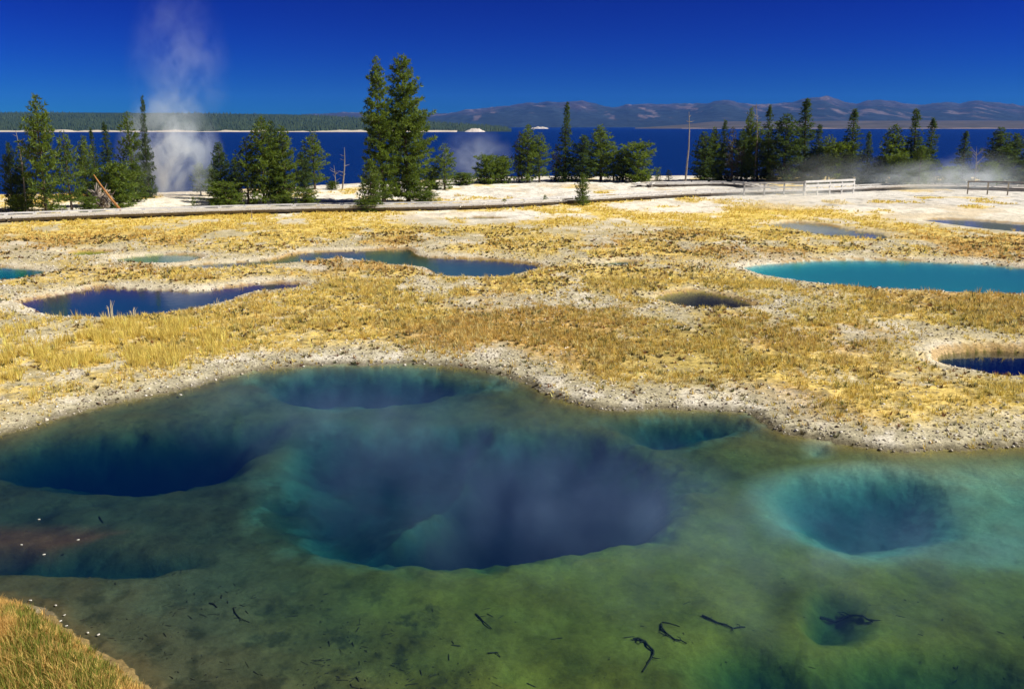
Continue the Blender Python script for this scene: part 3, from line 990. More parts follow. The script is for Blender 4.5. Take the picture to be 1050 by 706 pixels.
GL, G2, GP, GM, GR, GS = ('conifers of the left grove', 'conifers behind the boardwalk left of the tall pair', 'tall pair of pines', 'conifers of the middle grove', 'dark conifers behind the railing', 'saplings in the dry grass')
TREES = [
    # left grove
    ('dark0', 14, 217, 147, 16, 'dark narrow conifer at the left edge of the view', GL),
    ('dark1', 27, 216, 160, 18, 'short dark conifer just left of the tallest tree of the left grove', GL),
    ('pine0', 48, 219, 102, 36, 'tallest green pine of the left grove, far taller than its neighbours', GL),
    ('pine1', 74, 217, 138, 26, 'green pine just right of the tallest tree of the left grove', GL),
    ('pine2', 90, 213, 142, 20, 'narrow green pine standing left of the uprooted stump', GL),
    ('spruce0', 102, 208, 133, 16, 'thin dark spruce rising behind the uprooted stump', GL),
    ('spruce1', 115, 207, 127, 24, 'dark pointed spruce beside the left edge of the steam plume', GL),
    ('pine3', 139, 203, 118, 26, 'broad pine half veiled by the big steam plume', GL),
    ('spruce2', 153, 203, 100, 17, 'tall thin spire-topped spruce rising out of the big steam plume', GL),
    ('bush0', 123, 213, 170, 34, 'bushy low pine right of the uprooted stump', GL),
    ('light0', 141, 209, 169, 22, 'small bright pine with a bare stem in front of the steam plume', GL),
    ('bush1', 93, 219, 202, 20, 'low green shrub in front of the uprooted stump', GL, 'shrub'),
    ('bush0', 20, 219, 200, 16, 'low dark shrub at the foot of the left grove by the view edge', GL, 'shrub'),
    # second group
    ('pine1', 206, 200, 166, 17, 'pale small pine in the right edge of the big steam plume', G2),
    ('pine2', 218, 203, 171, 14, 'small narrow pine second to the right of the steam plume', G2),
    ('dark0', 228, 206, 147, 20, 'dark pointed pine right of the big steam plume', G2),
    ('bush1', 228, 212, 187, 36, 'wide low dark bush at the boardwalk right of the steam plume', G2, 'shrub'),
    ('dark1', 242, 207, 163, 16, 'dark small pine behind the low bush and left of the dense clump', G2),
    ('pine3', 255, 210, 143, 24, 'green pine at the left end of the dense clump behind the boardwalk', G2),
    ('pine0', 271, 210, 123, 34, 'tallest pine of the dense clump left of the tall pair', G2),
    ('dark1', 282, 207, 127, 22, 'dark pine squeezed in behind the tallest pine of the dense clump', G2),
    ('pine2', 293, 209, 132, 30, 'green pine at the right end of the dense clump with bare lower stem', G2),
    ('bush0', 292, 212, 200, 20, 'low dark bush under the right end of the dense clump', G2, 'shrub'),
    ('bush1', 314, 212, 194, 22, 'low green bush just right of the dense clump', G2, 'shrub'),
    ('dark0', 312, 196, 156, 18, 'short dark pine at the lake edge left of a taller neighbour', G2),
    ('pine1', 323, 195, 137, 28, 'lone green pine at the lake edge between the clump and the dead snag', G2),
    ('bush0', 341, 195, 186, 12, 'small green bush at the foot of the dead snags', G2, 'shrub'),
    # the tall pair
    ('hero0', 394, 209, 64, 31, 'very tall slender pine, left one of the tall pair in the middle', GP),
    ('hero1', 419, 207, 61, 46, 'tallest broadest pine, right one of the tall pair in the middle', GP),
    ('light1', 381, 216, 165, 24, 'small pine in front of the left foot of the tall pair', GP),
    ('bush1', 378, 217, 204, 28, 'low spreading bush beside the boardwalk below the tall pair', GP, 'shrub'),
    ('bush0', 436, 208, 196, 26, 'low bush at the right foot of the tall pair', GP, 'shrub'),
    ('pine3', 456, 195, 149, 24, 'medium pine at the lake edge right of the tall pair', GP),
    ('bush1', 443, 195, 174, 18, 'round bush tucked between the tall pair and the medium pine', GP, 'shrub'),
    ('bush0', 475, 191, 179, 22, 'low lakeside shrub right of the medium pine', GP, 'shrub'),
    # middle grove
    ('bush1', 499, 189, 161, 24, 'round hazy bush-like pine in thin steam, left of its twin', GM),
    ('bush0', 514, 189, 163, 24, 'round hazy bush-like pine in thin steam, right of its twin', GM),
    ('pine0', 541, 188, 131, 24, 'pointed green pine, left of two close together in the middle grove', GM),
    ('pine1', 553, 188, 139, 22, 'pointed green pine, right of two close together in the middle grove', GM),
    ('grey0', 532, 188, 138, 13, 'grey half-dead tree at the left side of two close pines', GM),
    ('spruce1', 579, 187, 107, 22, 'tall dark spire-topped spruce of the middle grove', GM),
    ('grey0', 570, 187, 150, 12, 'grey dying tree at the left side of the spire-topped spruce', GM),
    ('dark0', 597, 187, 140, 26, 'dark pine right of the spire-topped spruce', GM),
    ('pine2', 616, 187, 132, 30, 'green pine in the centre right of the middle grove', GM),
    ('pine3', 629, 187, 149, 20, 'short green pine between two broader ones of the middle grove', GM),
    ('dark1', 639, 187, 153, 18, 'short dark pine second from the right end of the middle grove', GM),
    ('bush1', 654, 187, 149, 36, 'broad round-headed pine at the right end of the middle grove', GM),
    ('sapling0', 674, 187, 176, 8, 'tiny pine on the lake bank right of the middle grove', GM, 'sapling'),
    ('sapling1', 685, 187, 176, 7, 'tiny pine on the lake bank left of the bare pole snag', GM, 'sapling'),
    # right groves
    ('dark1', 722, 187, 138, 22, 'dark pine at the left end of the right grove, next to the bare pole snag', GR),
    ('pine2', 731, 187, 134, 15, 'narrow green pine second from the left in the right grove', GR),
    ('spruce2', 739, 187, 125, 18, 'pointed spruce third from the left in the right grove', GR),
    ('grey0', 750, 187, 134, 16, 'grey half-dead tree standing in the right grove', GR),
    ('dark0', 760, 187, 136, 20, 'dark pine above the left end of the grey railing', GR),
    ('pine0', 765, 186, 115, 14, 'thin open-topped pine rising over the left part of the right grove', GR),
    ('pine3', 776, 187, 129, 24, 'green pine above the middle of the grey railing', GR),
    ('spruce0', 787, 186, 111, 20, 'tall dark spruce left of the broadest tree in the right grove', GR),
    ('dark1', 803, 188, 121, 36, 'broadest dark pine of the right grove', GR),
    ('spruce1', 824, 187, 104, 34, 'tallest dark spruce of the right grove, right of the broadest', GR),
    ('spruce2', 836, 188, 129, 20, 'dark spruce at the right shoulder of the tallest spruce', GR),
    ('pine1', 848, 188, 141, 22, 'short pine behind steam above the white railing', GR),
    ('bush0', 859, 189, 149, 26, 'short bushy pine in steam left of the second dark spruce clump', GR),
    ('spruce0', 871, 189, 114, 30, 'tall dark spruce above the right end of the white railing', GR),
    ('spruce1', 889, 190, 136, 18, 'short thin spruce just right of the white railing', GR),
    ('dark0', 900, 190, 161, 20, 'short dark pine in the gap before the paired spruces', GR),
    ('pine0', 913, 190, 131, 26, 'green pine left of the paired tall spruces on the right', GR),
    ('spruce2', 935, 190, 113, 28, 'taller left one of the paired spruces on the right', GR),
    ('spruce0', 950, 190, 123, 24, 'lower right one of the paired spruces on the right', GR),
    ('light0', 941, 193, 150, 18, 'short light green conifer in front of the paired spruces', GR),
    ('bush1', 921, 192, 160, 22, 'low green bush at the left foot of the paired spruces', GR, 'shrub'),
    ('spruce1', 986, 190, 136, 24, 'lone spruce in steam above the left end of the far right railing', GR),
    ('dark1', 1022, 190, 134, 28, 'dark pine behind the far right railing', GR),
    ('dark0', 1038, 190, 139, 22, 'dark pine at the right edge of the view', GR),
    ('spruce0', 1056, 190, 132, 24, 'dark spruce just past the right edge of the view', GR),
    ('bush0', 1012, 191, 168, 20, 'low bush in steam left of the dark pine by the far right railing', GR, 'shrub'),
    ('bush1', 972, 191, 172, 18, 'low bush in steam between the paired spruces and the lone spruce', GR, 'shrub'),
    # saplings in the grass
    ('sapling0', 199, 213, 202, 7, 'tiny sapling on white sinter below the big steam plume', GS, 'sapling'),
    ('light1', 597, 210, 178, 13, 'thin sapling in front of the boardwalk below the middle grove', GS, 'sapling'),
    ('sapling1', 598, 211, 201, 16, 'bushy low seedling at the foot of the thin sapling', GS, 'sapling'),
    ('sapling0', 517, 212, 204, 8, 'tiny seedling in front of the boardwalk, leftmost of the seedlings', GS, 'sapling'),
    ('sapling1', 559, 210, 200, 8, 'tiny seedling in front of the boardwalk, left of the thin sapling', GS, 'sapling'),
]
for T in TREES:
    tree(*T)


def snag(px, base, top, lab, stubs, rad, name='dead_tree', lean=0.0, cat='dead tree', n_fork=0):
    x, y, z = gat(px, base)
    h = (base - top) / F * y
    mb = MB()
    pts = [(lean * t + .03 * h * math.sin(4 * t) * t, 0, h * t) for t in (0, .25, .5, .75, 1)]
    mb.tube(pts, [rad, rad * .85, rad * .65, rad * .45, rad * .2], 7)
    o = empty(name, (x, y, z - .05))
    mb.build('trunk', bark_grey, o)
    for t, a, L, up in stubs:
        b = MB()
        q = Vector((lean * t + .03 * h * math.sin(4 * t) * t, 0, h * t))
        d = Vector((math.cos(a), math.sin(a), up)) * L
        b.tube([q, q + d * .5, q + d + Vector((0, 0, .1 * L))], [rad * .4, rad * .28, rad * .1], 5)
        b.build('branch', bark_grey, o)
    return tag(o, lab, cat)


rs = random.Random(3)
snag(702.5, 188, 118, 'tall bare pole snag with one side stub between two groves', [(.86, 0, .55, .1), (.86, 3.3, .35, .2), (.72, 1.0, .2, .3), (.93, .4, .25, .6)], .12, lean=.3)
snag(351, 196, 153, 'leaning bare grey snag at the lake edge left of the tall pair', [(rs.uniform(.2, .8), rs.uniform(0, 6), .5, .2) for _ in range(7)], .09, lean=.45)
snag(344, 196, 171, 'short bare snag beside the leaning grey snag', [(rs.uniform(.15, .9), rs.uniform(0, 6), .5, .5) for _ in range(10)], .06)
snag(27, 217, 136, 'bare grey snag between two trees at the left edge', [(rs.uniform(.3, .95), rs.uniform(0, 6), .5, .25) for _ in range(12)], .07)
snag(998, 192, 151, 'bare twiggy grey snag in steam near the far right railing', [(rs.uniform(.1, .9), rs.uniform(0, 6), .9, .8) for _ in range(16)], .06)
snag(773, 187, 110, 'dead topped bare trunk rising above the right grove', [(rs.uniform(.6, .97), rs.uniform(0, 6), .5, .1) for _ in range(12)], .09)
snag(258, 224, 213, 'tiny bare stem in front of the boardwalk below the dense clump', [(.6, 0, .2, .6), (.75, 3, .2, .6)], .035, cat='dead sapling')

# uprooted stump: root plate with a split log leaning against it
x, y, z = gat(106, 217)
st = empty('uprooted_stump', (x, y, z))
rb = random.Random(4)
mb = MB()
for i in range(46):
    a = rb.uniform(0, 2 * math.pi)
    L = rb.uniform(.4, 1.2)
    c = Vector((rb.uniform(-.5, .2), rb.uniform(-.15, .25), 1.15))
    d = Vector((math.cos(a), rb.uniform(-.5, .3), math.sin(a) * .85))
    p2 = c + d * L * .6 + Vector((rb.uniform(-.15, .15), 0, rb.uniform(-.15, .1)))
    p3 = c + d * L
    p3.z = max(p3.z, .02)
    mb.tube([c, p2, p3], [.08, .05, .012], 5)
mb.build('root_plate', bark_grey, st)
mb = MB()
V0 = []
for i in range(60):
    c = Vector((rb.gauss(-.2, .34), rb.gauss(.15, .14), max(.1, rb.gauss(.75, .34))))
    s = rb.uniform(.10, .26)
    mb.box(c, Vector((1, rb.random(), rb.random())).normalized(), Vector((rb.random(), 1, 0)).normalized(), (0, .3, 1), s, s, s * .8)
mb.build('soil_clump', noisy('root_soil', (.12, .08, .05), (.48, .40, .30), 2.5, .95, .6), st)
lg = MB()
lg.tube([(-.35, -.3, 2.75), (.2, -.4, 1.9), (.95, -.55, .9), (1.6, -.65, .12)], [.04, .07, .09, .10], 8)
lg.build('log', noisy('orange_split_wood', (.28, .12, .04), (.48, .24, .08), 3, .85, .4, stretch=(1, 1, .3)), st)
tag(st, 'uprooted stump with tangled pale roots and an orange log leaning on it', 'stump')

# ------------------------------------------------------------------ boardwalk and railings
plank = noisy('weathered_plank', (.46, .43, .40), (.66, .63, .59), 3, .85, .3, stretch=(1, 4, 1))
white_rail = noisy('pale_rail', (.54, .53, .50), (.72, .71, .68), 2, .8, .2)  # paler tone than the grey rails
grey_rail = noisy('grey_rail', (.26, .25, .24), (.42, .40, .38), 2, .85, .2)
tan_post = noisy('tan_post', (.48, .42, .30), (.64, .57, .42), 3, .85, .2)
dark_wood = noisy('dark_support', (.14, .12, .10), (.28, .25, .21), 4, .9, .3)


def resample(pts, step):
    pts = [Vector(p) for p in pts]
    out, acc = [pts[0]], 0.0
    for a, b in zip(pts, pts[1:]):
        L = (b - a).length
        d = step - acc
        while d <= L:
            out.append(a.lerp(b, d / L))
            d += step
        acc = L - (d - step)
    return out


def boardwalk(pxs, width, top, label, group):
    line = [Vector(at(px, py, top)) for px, py in pxs]
    sm = smooth_poly([(p.x, p.y) for p in line], 6)[:-12]
    line = [Vector((p[0], p[1], top)) for p in sm]
    c = empty('boardwalk', line[0])
    o = Vector(line[0])
    pts = resample(line, .155)
    mb, rl, ps = MB(), [MB(), MB()], MB()
    rb = random.Random(2)
    for i in range(len(pts) - 1):
        d = (pts[i + 1] - pts[i]).normalized()
        s = Vector((-d.y, d.x, 0))
        mb.box(pts[i] - o + Vector((0, 0, -.03 + rb.uniform(-.006, .006))), d, s, (0, 0, 1), .142, width + rb.uniform(-.03, .03), .05)
    mb.build('deck', plank, c)
    pts = resample(line, 1.8)
    for side in (-1, 1):
        kb, be = MB(), MB()
        for i in range(len(pts) - 1):
            d = (pts[i + 1] - pts[i])
            L = d.length
            d = d.normalized()
            s = Vector((-d.y, d.x, 0))
            mid = (pts[i] + pts[i + 1]) / 2 - o
            kb.box(mid + s * side * (width / 2 - .06) + Vector((0, 0, .115)), d, s, (0, 0, 1), L, .09, .10)
            kb.box(pts[i] - o + s * side * (width / 2 - .06) + Vector((0, 0, .03)), d, s, (0, 0, 1), .25, .085, .066)
            be.box(mid + s * side * (width / 2 - .22) + Vector((0, 0, -.16)), d, s, (0, 0, 1), L, .07, .19)
        kb.build('kerb_rail', white_rail, c)
        be.build('joist', dark_wood, c)
    for i in range(0, len(pts) - 1, 2):
        d = (pts[i + 1] - pts[i]).normalized()
        s = Vector((-d.y, d.x, 0))
        for side in (-1, 1):
            q = pts[i] + s * side * (width / 2 - .33)
            ps.box(q - o + Vector((0, 0, -.35)), d, s, (0, 0, 1), .12, .12, .56)
    pl = ps.build('support_posts', dark_wood, c)
    pl['kind'] = 'stuff'
    pl.name = 'support'
    tag(c, label, 'boardwalk', group)
    return line


boardwalk([(-60, 225), (13, 221.5), (100, 218.3), (200, 215), (300, 212.3), (400, 210.8), (480, 209), (560, 205.3), (640, 200.6), (700, 197.6), (745, 196), (800, 194.8), (850, 193.5),
           (890, 191.5), (940, 190), (1000, 190.5), (1060, 192.5), (1110, 195), (1120, 196)], 2.6, .38, 'long low grey boardwalk crossing the flat from left edge to right edge', None)
boardwalk([(660, 189.0), (690, 188.2), (720, 187.6), (745, 187.6), (763, 188.5), (780, 190.5), (790, 193), (792, 194)], 2.0, .42, 'short boardwalk spur behind the long one, ending at the grey railing', None)


def railing(p0, p1, n, h, base_z, rails, pm, rm, label, rail_w=.14):
    a, b = Vector(at(*p0, base_z)), Vector(at(*p1, base_z))
    d = (b - a).normalized()
    s = Vector((-d.y, d.x, 0))
    o = empty('railing', a)
    for i in range(n):
        q = (b - a) * i / (n - 1)
        m = MB()
        m.box(q + Vector((0, 0, h / 2 - .15)), d, s, (0, 0, 1), .12, .12, h + .3)
        m.build('post', pm, o)
    for zr in rails:
        m = MB()
        m.box((b - a) / 2 + s * -.083 + Vector((0, 0, zr)), d, s, (0, 0, 1), (b - a).length + .12, .045, rail_w)
        m.build('rail', rm, o)
    return tag(o, label, 'railing', 'railings along the boardwalk')


railing((763, 198.2), (824, 197.2), 4, 1.02, .3, (.95, .52), grey_rail, grey_rail, 'grey open railing with two rails beside the spur')
railing((825, 198.0), (875, 195.5), 5, 1.12, .3, (1.05, .68, .30), white_rail, white_rail, 'bright white railing with three close rails', .19)
railing((992, 197.6), (1054, 199), 4, 1.15, .15, (1.08, .35), tan_post, grey_rail, 'railing with tan posts and two grey rails at far right')

# ------------------------------------------------------------------ grass, herbs, pebbles
grng = np.random.default_rng(12)


def scatter(n, ang, y0, y1):
    a = grng.uniform(-ang, ang, n)
    r = np.sqrt(grng.uniform(y0 ** 2, y1 ** 2, n))
    return r * np.sin(a), r * np.cos(a)


def tufts(name, X, Y, Z, size, blades, col, lean, width, mat, label, cat, segs=1, kind='stuff'):
    n = len(X)
    K = blades
    a = grng.uniform(0, 6.283, (n, K))
    ln = size[:, None] * grng.uniform(.55, 1.15, (n, K))
    le = lean * grng.uniform(.2, 1.3, (n, K))
    rad = size[:, None] * .22 * grng.uniform(0, 1, (n, K))
    bx, by = X[:, None] + rad * np.cos(a), Y[:, None] + rad * np.sin(a)
    sa = a + 1.571 + grng.uniform(-.8, .8, (n, K))
    w = width * grng.uniform(.7, 1.3, (n, K)) * np.maximum(1, np.sqrt(X * X + Y * Y)[:, None] / 26)
    c = col[:, None, :] * grng.uniform(.75, 1.25, (n, K, 1))
    if segs == 1:
        tipx, tipy, tipz = bx + ln * le * np.cos(a), by + ln * le * np.sin(a), Z[:, None] + ln * np.sqrt(np.clip(1 - le ** 2 * .5, .15, 1))
        V = np.stack([np.stack([bx - w * np.cos(sa), by - w * np.sin(sa), np.broadcast_to(Z[:, None] - .02, bx.shape)], -1),
                      np.stack([bx + w * np.cos(sa), by + w * np.sin(sa), np.broadcast_to(Z[:, None] - .02, bx.shape)], -1),
                      np.stack([tipx, tipy, tipz], -1)], 2)
        f = np.arange(n * K)[:, None] * 3 + np.array([0, 1, 2])
        C = np.repeat(c.reshape(-1, 3), 3, 0)
    else:
        V = []
        for t, ww in ((0, 1.0), (.55, .8), (1, .12)):
            ox = ln * le * t ** 1.8
            px, py, pz = bx + ox * np.cos(a), by + ox * np.sin(a), Z[:, None] - .02 + ln * t * (1 - .25 * le * t)
            V.append(np.stack([px - ww * w * np.cos(sa), py - ww * w * np.sin(sa), pz], -1))
            V.append(np.stack([px + ww * w * np.cos(sa), py + ww * w * np.sin(sa), pz], -1))
        V = np.stack(V, 2)
        i0 = np.arange(n * K)[:, None] * 6
        f = np.concatenate([i0 + np.array([0, 1, 3, 2]), i0 + np.array([2, 3, 5, 4])])
        C = np.repeat(c.reshape(-1, 3), 6, 0)
    o = mesh_np(name, V.reshape(-1, 3), f, mat, None, False, np.clip(C, 0, .9))
    return tag(o, label, cat, kind=kind)


m_grass = attr_mat('dry_grass_blades', .8, None, 0, .42)


def palette(X, Y, hue):
    n = len(X)
    c = np.empty((n, 3))
    c[:] = (.85, .65, .19)
    t = sstep(.46, .58, hue + grng.normal(0, .05, n)) * sstep(70, 55, Y)
    c = c * (1 - t[:, None]) + np.array((.70, .47, .15)) * t[:, None]
    ol = sstep(46, 32, Y) * sstep(-8, 6, X) * grng.uniform(.1, 1, n)
    c = c * (1 - ol[:, None]) + np.array((.60, .49, .11)) * ol[:, None]
    st = (grng.random(n) < .22)
    c[st] = np.array((.86, .74, .34)) * grng.uniform(.8, 1.1, (st.sum(), 1))
    gr = (grng.random(n) < .10) & (Y < 60)
    c[gr] = np.array((.17, .18, .055)) * grng.uniform(.7, 1.2, (gr.sum(), 1))
    go = sstep(56, 68, Y) * .8
    c = c * (1 - go[:, None]) + np.array((.87, .68, .18)) * go[:, None]
    return c * grng.uniform(.8, 1.15, (n, 1))


for (n, y0, y1, bl, s0, s1, wd, ang, lab) in ((105000, 20, 42, 9, .07, .20, .010, R(41), 'short dry golden grass and rusty herbs beyond the big pool'),
                                               (100000, 40, 98, 7, .09, .22, .012, R(40), 'golden grass of the distant flat between the springs')):
    X, Y = scatter(n, ang, y0, y1)
    Z, _, g, _, _, hue = terrain(X, Y)
    patch = fbm(X * .8, Y * .6, 141, 5, .62)
    k = grng.random(n) < g * np.clip(.12 + 3.6 * (patch - .36), .04, 1)
    X, Y, Z, hue, patch = X[k], Y[k], Z[k], hue[k], patch[k]
    size = grng.uniform(s0, s1, len(X)) * (.35 + 1.5 * patch * grng.random(len(X)) ** .5)
    tufts('grass', X, Y, Z, size, bl, palette(X, Y, hue), .75, wd, m_grass, lab, 'grass')

# taller straw-coloured stand on the left
X, Y = scatter(60000, R(31), 21, 42)
Pst = poly_at([(-40, 338), (60, 332), (130, 331), (210, 335), (240, 350), (215, 372), (150, 383), (80, 392), (-40, 402)], 0, 4)
sd = sdist(Pst, X, Y, 3)
Z, _, g, _, _, hue = terrain(X, Y)
k = grng.random(len(X)) < g * sstep(-.8, 1.5, sd + 2.5 * (fbm(X * .6, Y * .6, 151, 3) - .5)) * sstep(.36, .60, fbm(X * 1.3, Y * 1.3, 155, 3))
X, Y, Z = X[k], Y[k], Z[k]
cc = np.empty((len(X), 3))
cc[:] = (.88, .70, .20)
tufts('grass', X, Y, Z, grng.uniform(.18, .42, len(X)), 11, cc * grng.uniform(.75, 1.15, (len(X), 1)), .45, .008, m_grass, 'taller straw yellow grass stand on the left beyond the big pool', 'grass')

# scattered tall bunches on the right part and along the pond margins
X, Y = scatter(9000, R(32), 20, 45)
Z, _, g, _, _, hue = terrain(X, Y)
k = grng.random(len(X)) < g * sstep(.50, .70, fbm(X * .5, Y * .5, 161, 3)) * .45
X, Y, Z = X[k], Y[k], Z[k]
cc = np.empty((len(X), 3))
cc[:] = (.66, .50, .18)
tufts('grass', X, Y, Z, grng.uniform(.16, .34, len(X)), 16, cc * grng.uniform(.7, 1.2, (len(X), 1)), .6, .008, m_grass, 'scattered taller bunches of dry grass', 'grass')

# grassy near bank in the lower left corner
n = 34000
X, Y = grng.uniform(-9.0, -2.6, n), grng.uniform(8.4, 13.4, n)
Z, _, _, _, _, _ = terrain(X, Y)
sdb = sdist(POOL, X, Y, 4)
k = (sdb < -.30 + .08 * grng.normal(size=n)) & (grng.random(n) < .40 * sstep(0, .4, -sdb) + .55)
X, Y, Z, sdb = X[k], Y[k], Z[k], sdb[k]
pn = fbm(X * 1.1, Y * 1.1, 171, 3)
cc = np.empty((len(X), 3))
cc[:] = (.78, .52, .17)
gm = grng.random(len(X)) < sstep(.46, .62, pn) * .6
cc[gm] = (.24, .28, .05)
tufts('grass', X, Y, Z, grng.uniform(.08, .24, len(X)) * (.55 + .6 * sstep(.2, 1.2, -sdb)), 9, cc * grng.uniform(.7, 1.2, (len(X), 1)), .55, .0042, m_grass,
      'golden and green grass on the near bank in the lower left corner', 'grass', segs=2)

# low dark cushions of herb
X, Y = scatter(36000, R(39), 21, 64)
Z, _, g, st_, ba, hue = terrain(X, Y)
k = grng.random(len(X)) < np.clip(g + .25 * st_, 0, 1) * sstep(.42, .66, fbm(X * .7, Y * .7, 181, 4)) * .9
X, Y, Z = X[k], Y[k], Z[k]
cc = np.empty((len(X), 3))
cc[:] = (.12, .095, .045)
ol = grng.random(len(X)) < .4
cc[ol] = (.12, .13, .045)
rd = grng.random(len(X)) < .3
cc[rd] = (.24, .11, .045)
tufts('ground_cover', X, Y, Z, grng.uniform(.05, .14, len(X)), 14, cc * grng.uniform(.6, 1.3, (len(X), 1)), 1.0, .016, m_grass, 'low dark olive and rust herb cushions', 'ground cover')

# pebbles on the strand and the bare patches
ico_v = []
ph = (1 + 5 ** .5) / 2
for a_, b_ in ((-1, ph), (1, ph), (-1, -ph), (1, -ph)):
    ico_v += [(a_, b_, 0), (0, a_, b_), (b_, 0, a_)]
import bmesh
bm = bmesh.new()
bmesh.ops.create_icosphere(bm, subdivisions=1, radius=1)
ico_v = np.array([v.co[:] for v in bm.verts])
ico_f = np.array([[v.index for v in f.verts] for f in bm.faces])
bm.free()
X, Y = scatter(510000, R(40), 20, 60)
Z, _, g, st_, ba, hue = terrain(X, Y)
wgt = np.clip(st_ * .55 + ba * .30 + .11 * g, 0, 1) * sstep(62, 30, Y) ** .5
k = (grng.random(len(X)) < wgt) & (Z > POOL_WL - .0)
X, Y, Z = X[k], Y[k], Z[k]
n = len(X)
s = .010 + .032 * grng.random(n) ** 4 + .03 * (grng.random(n) < .008)
s *= 1 + .35 * (Y > 34)
A = grng.uniform(0, 6.28, n)
sc = np.stack([s * grng.uniform(.8, 1.4, n), s * grng.uniform(.7, 1.2, n), s * grng.uniform(.45, .8, n)], -1)
jit = 1 + grng.normal(0, .16, (n, len(ico_v), 1))
L = ico_v[None] * sc[:, None, :] * jit
Vx = L[..., 0] * np.cos(A)[:, None] - L[..., 1] * np.sin(A)[:, None] + X[:, None]
Vy = L[..., 0] * np.sin(A)[:, None] + L[..., 1] * np.cos(A)[:, None] + Y[:, None]
Vz = L[..., 2] + Z[:, None] + sc[:, 2:3] * .35
V = np.stack([Vx, Vy, Vz], -1).reshape(-1, 3)
f = (np.arange(n)[:, None, None] * len(ico_v) + ico_f[None]).reshape(-1, 3)
pc = np.array((.40, .36, .29)) * grng.uniform(.45, 1.5, (n, 1))
wh = grng.random(n) < .20
pc[wh] = (.68, .65, .58)
bn = grng.random(n) < .18
pc[bn] = (.16, .12, .08)
tag(mesh_np('pebbles', V, f, attr_mat('pebble_stone', .9), None, False, np.repeat(pc, len(ico_v), 0)), 'pale gravel and pebbles on the strand and bare patches', 'pebbles', kind='stuff')


def blob(name, px, py, z, sx, sy, sz, mat, label, cat, group=None, seed=0):
    rb = np.random.default_rng(seed)
    x, y, _ = at(px, py, z)
    bm = bmesh.new()
    bmesh.ops.create_icosphere(bm, subdivisions=2, radius=1)
    v = np.array([q.co[:] for q in bm.verts])
    f = np.array([[q.index for q in c.verts] for c in bm.faces])
    bm.free()
    v = v * (1 + .22 * (vnoise(v[:, 0] * 1.7 + seed, v[:, 1] * 1.7 + v[:, 2] * 2, seed)[:, None] - .5) + rb.normal(0, .04, (len(v), 1)))
    o = mesh_np(name, v * np.array((sx, sy, sz)), f, mat, None, False)
    o.location = (x, y, z)
    o.rotation_euler = (0, 0, rb.uniform(0, 3))
    return tag(o, label, cat, group)


stone_m = noisy('pale_stone', (.42, .40, .36), (.70, .68, .62), 9, .9, .4)
for i, (px, py, sx, lab) in enumerate((
        (185, 404.5, .12, 'white flat stone in the shallows of the far strand'),
        (62, 636, .05, 'white pebble highest up beside the near bank'), (68, 641, .045, 'white pebble second down beside the near bank'),
        (44, 634, .045, 'white pebble closest to the corner grass'), (57, 620, .05, 'white pebble at the tip of the near bank'),
        (31, 615, .055, 'white pebble in the shallows above the near bank'), (90, 648, .05, 'pale pebble by the middle of the near bank'),
        (101, 650, .055, 'pale flat pebble right of the near bank'), (66, 630, .04, 'small white pebble in the pool above the near bank'),
        (45, 568, .055, 'white speck of stone at the edge of the red mat'), (22, 558, .05, 'white speck of stone left on the red mat'),
        (80, 553, .055, 'white speck of stone above the red mat'), (40, 532, .05, 'white speck of stone highest at the left'))):
    z = POOL_WL + .01
    blob('stone', px, py, z, sx * .5, sx * .32, sx * .13, stone_m, lab, 'stone', 'pale stones in the pool shallows', i + 3)


# sunken branches on the pool's bed
wood_m = noisy('waterlogged_wood', (.03, .028, .015), (.08, .07, .035), 6, .9, .4)


def branch(pxs, rad, label, z=-.48):
    pts = [Vector(at(px, py, z)) for px, py in pxs]
    zz = [zat(p.x, p.y) for p in pts]
    pts = [Vector((p.x, p.y, q + rad * .8)) for p, q in zip(pts, zz)]
    o = Vector(pts[0])
    mb = MB()
    line = []
    for a_, b_ in zip(pts, pts[1:]):
        line += [a_, a_.lerp(b_, .5) + Vector((random.uniform(-.035, .035), random.uniform(-.035, .035), .01))]
    line.append(pts[-1])
    n = len(line)
    mb.tube([q - o for q in line], [rad * (1 - .6 * i / n) for i in range(n)], 6)
    for q in line[1:-1]:
        if random.random() < .75:
            a_ = random.uniform(0, 6.28)
            L_ = rad * random.uniform(3, 8)
            mb.tube([q - o, q - o + Vector((math.cos(a_), math.sin(a_), .15)) * L_ * .5, q - o + Vector((math.cos(a_ + .3), math.sin(a_ + .3), .05)) * L_], [rad * .5, rad * .4, rad * .15], 5)
    e = mb.build('sunken_branch', wood_m)
    e.location = o
    return tag(e, label, 'branch', 'dark branches lying on the bed of the big pool')


branch([(649, 657), (662, 660), (670, 669), (668, 676), (659, 691)], 0.0192, 'crooked dark branch with a right-angle bend on the green bed')
branch([(678, 642), (683, 652), (692, 658), (704, 662)], 0.0156, 'short forked dark branch right of the crooked one')
branch([(679, 640), (697, 645)], 0.0084, 'thin dark twig above the forked branch')
branch([(720, 633), (735, 640), (752, 645), (764, 644)], 0.0168, 'wavy dark branch left of the low hole')
branch([(488, 631), (495, 638), (504, 646)], 0.0132, 'lone short slanting branch on the olive bed')
branch([(500, 672), (509, 671), (513, 676)], 0.0108, 'tiny bent twig at the bottom of the yellow bed')
branch([(215, 623), (223, 628)], 0.0132, 'stubby dark stick on the left dark bed')
branch([(240, 628), (245, 638), (256, 643)], 0.0108, 'thin curved twig right of the stubby stick')
branch([(102, 530), (106, 537)], 0.0120, 'small twig on the shelf below the left deep hole')
branch([(842, 622), (858, 622), (872, 624), (885, 631), (895, 638)], 0.0240, 'long dark branch lying along the rim of the low hole')

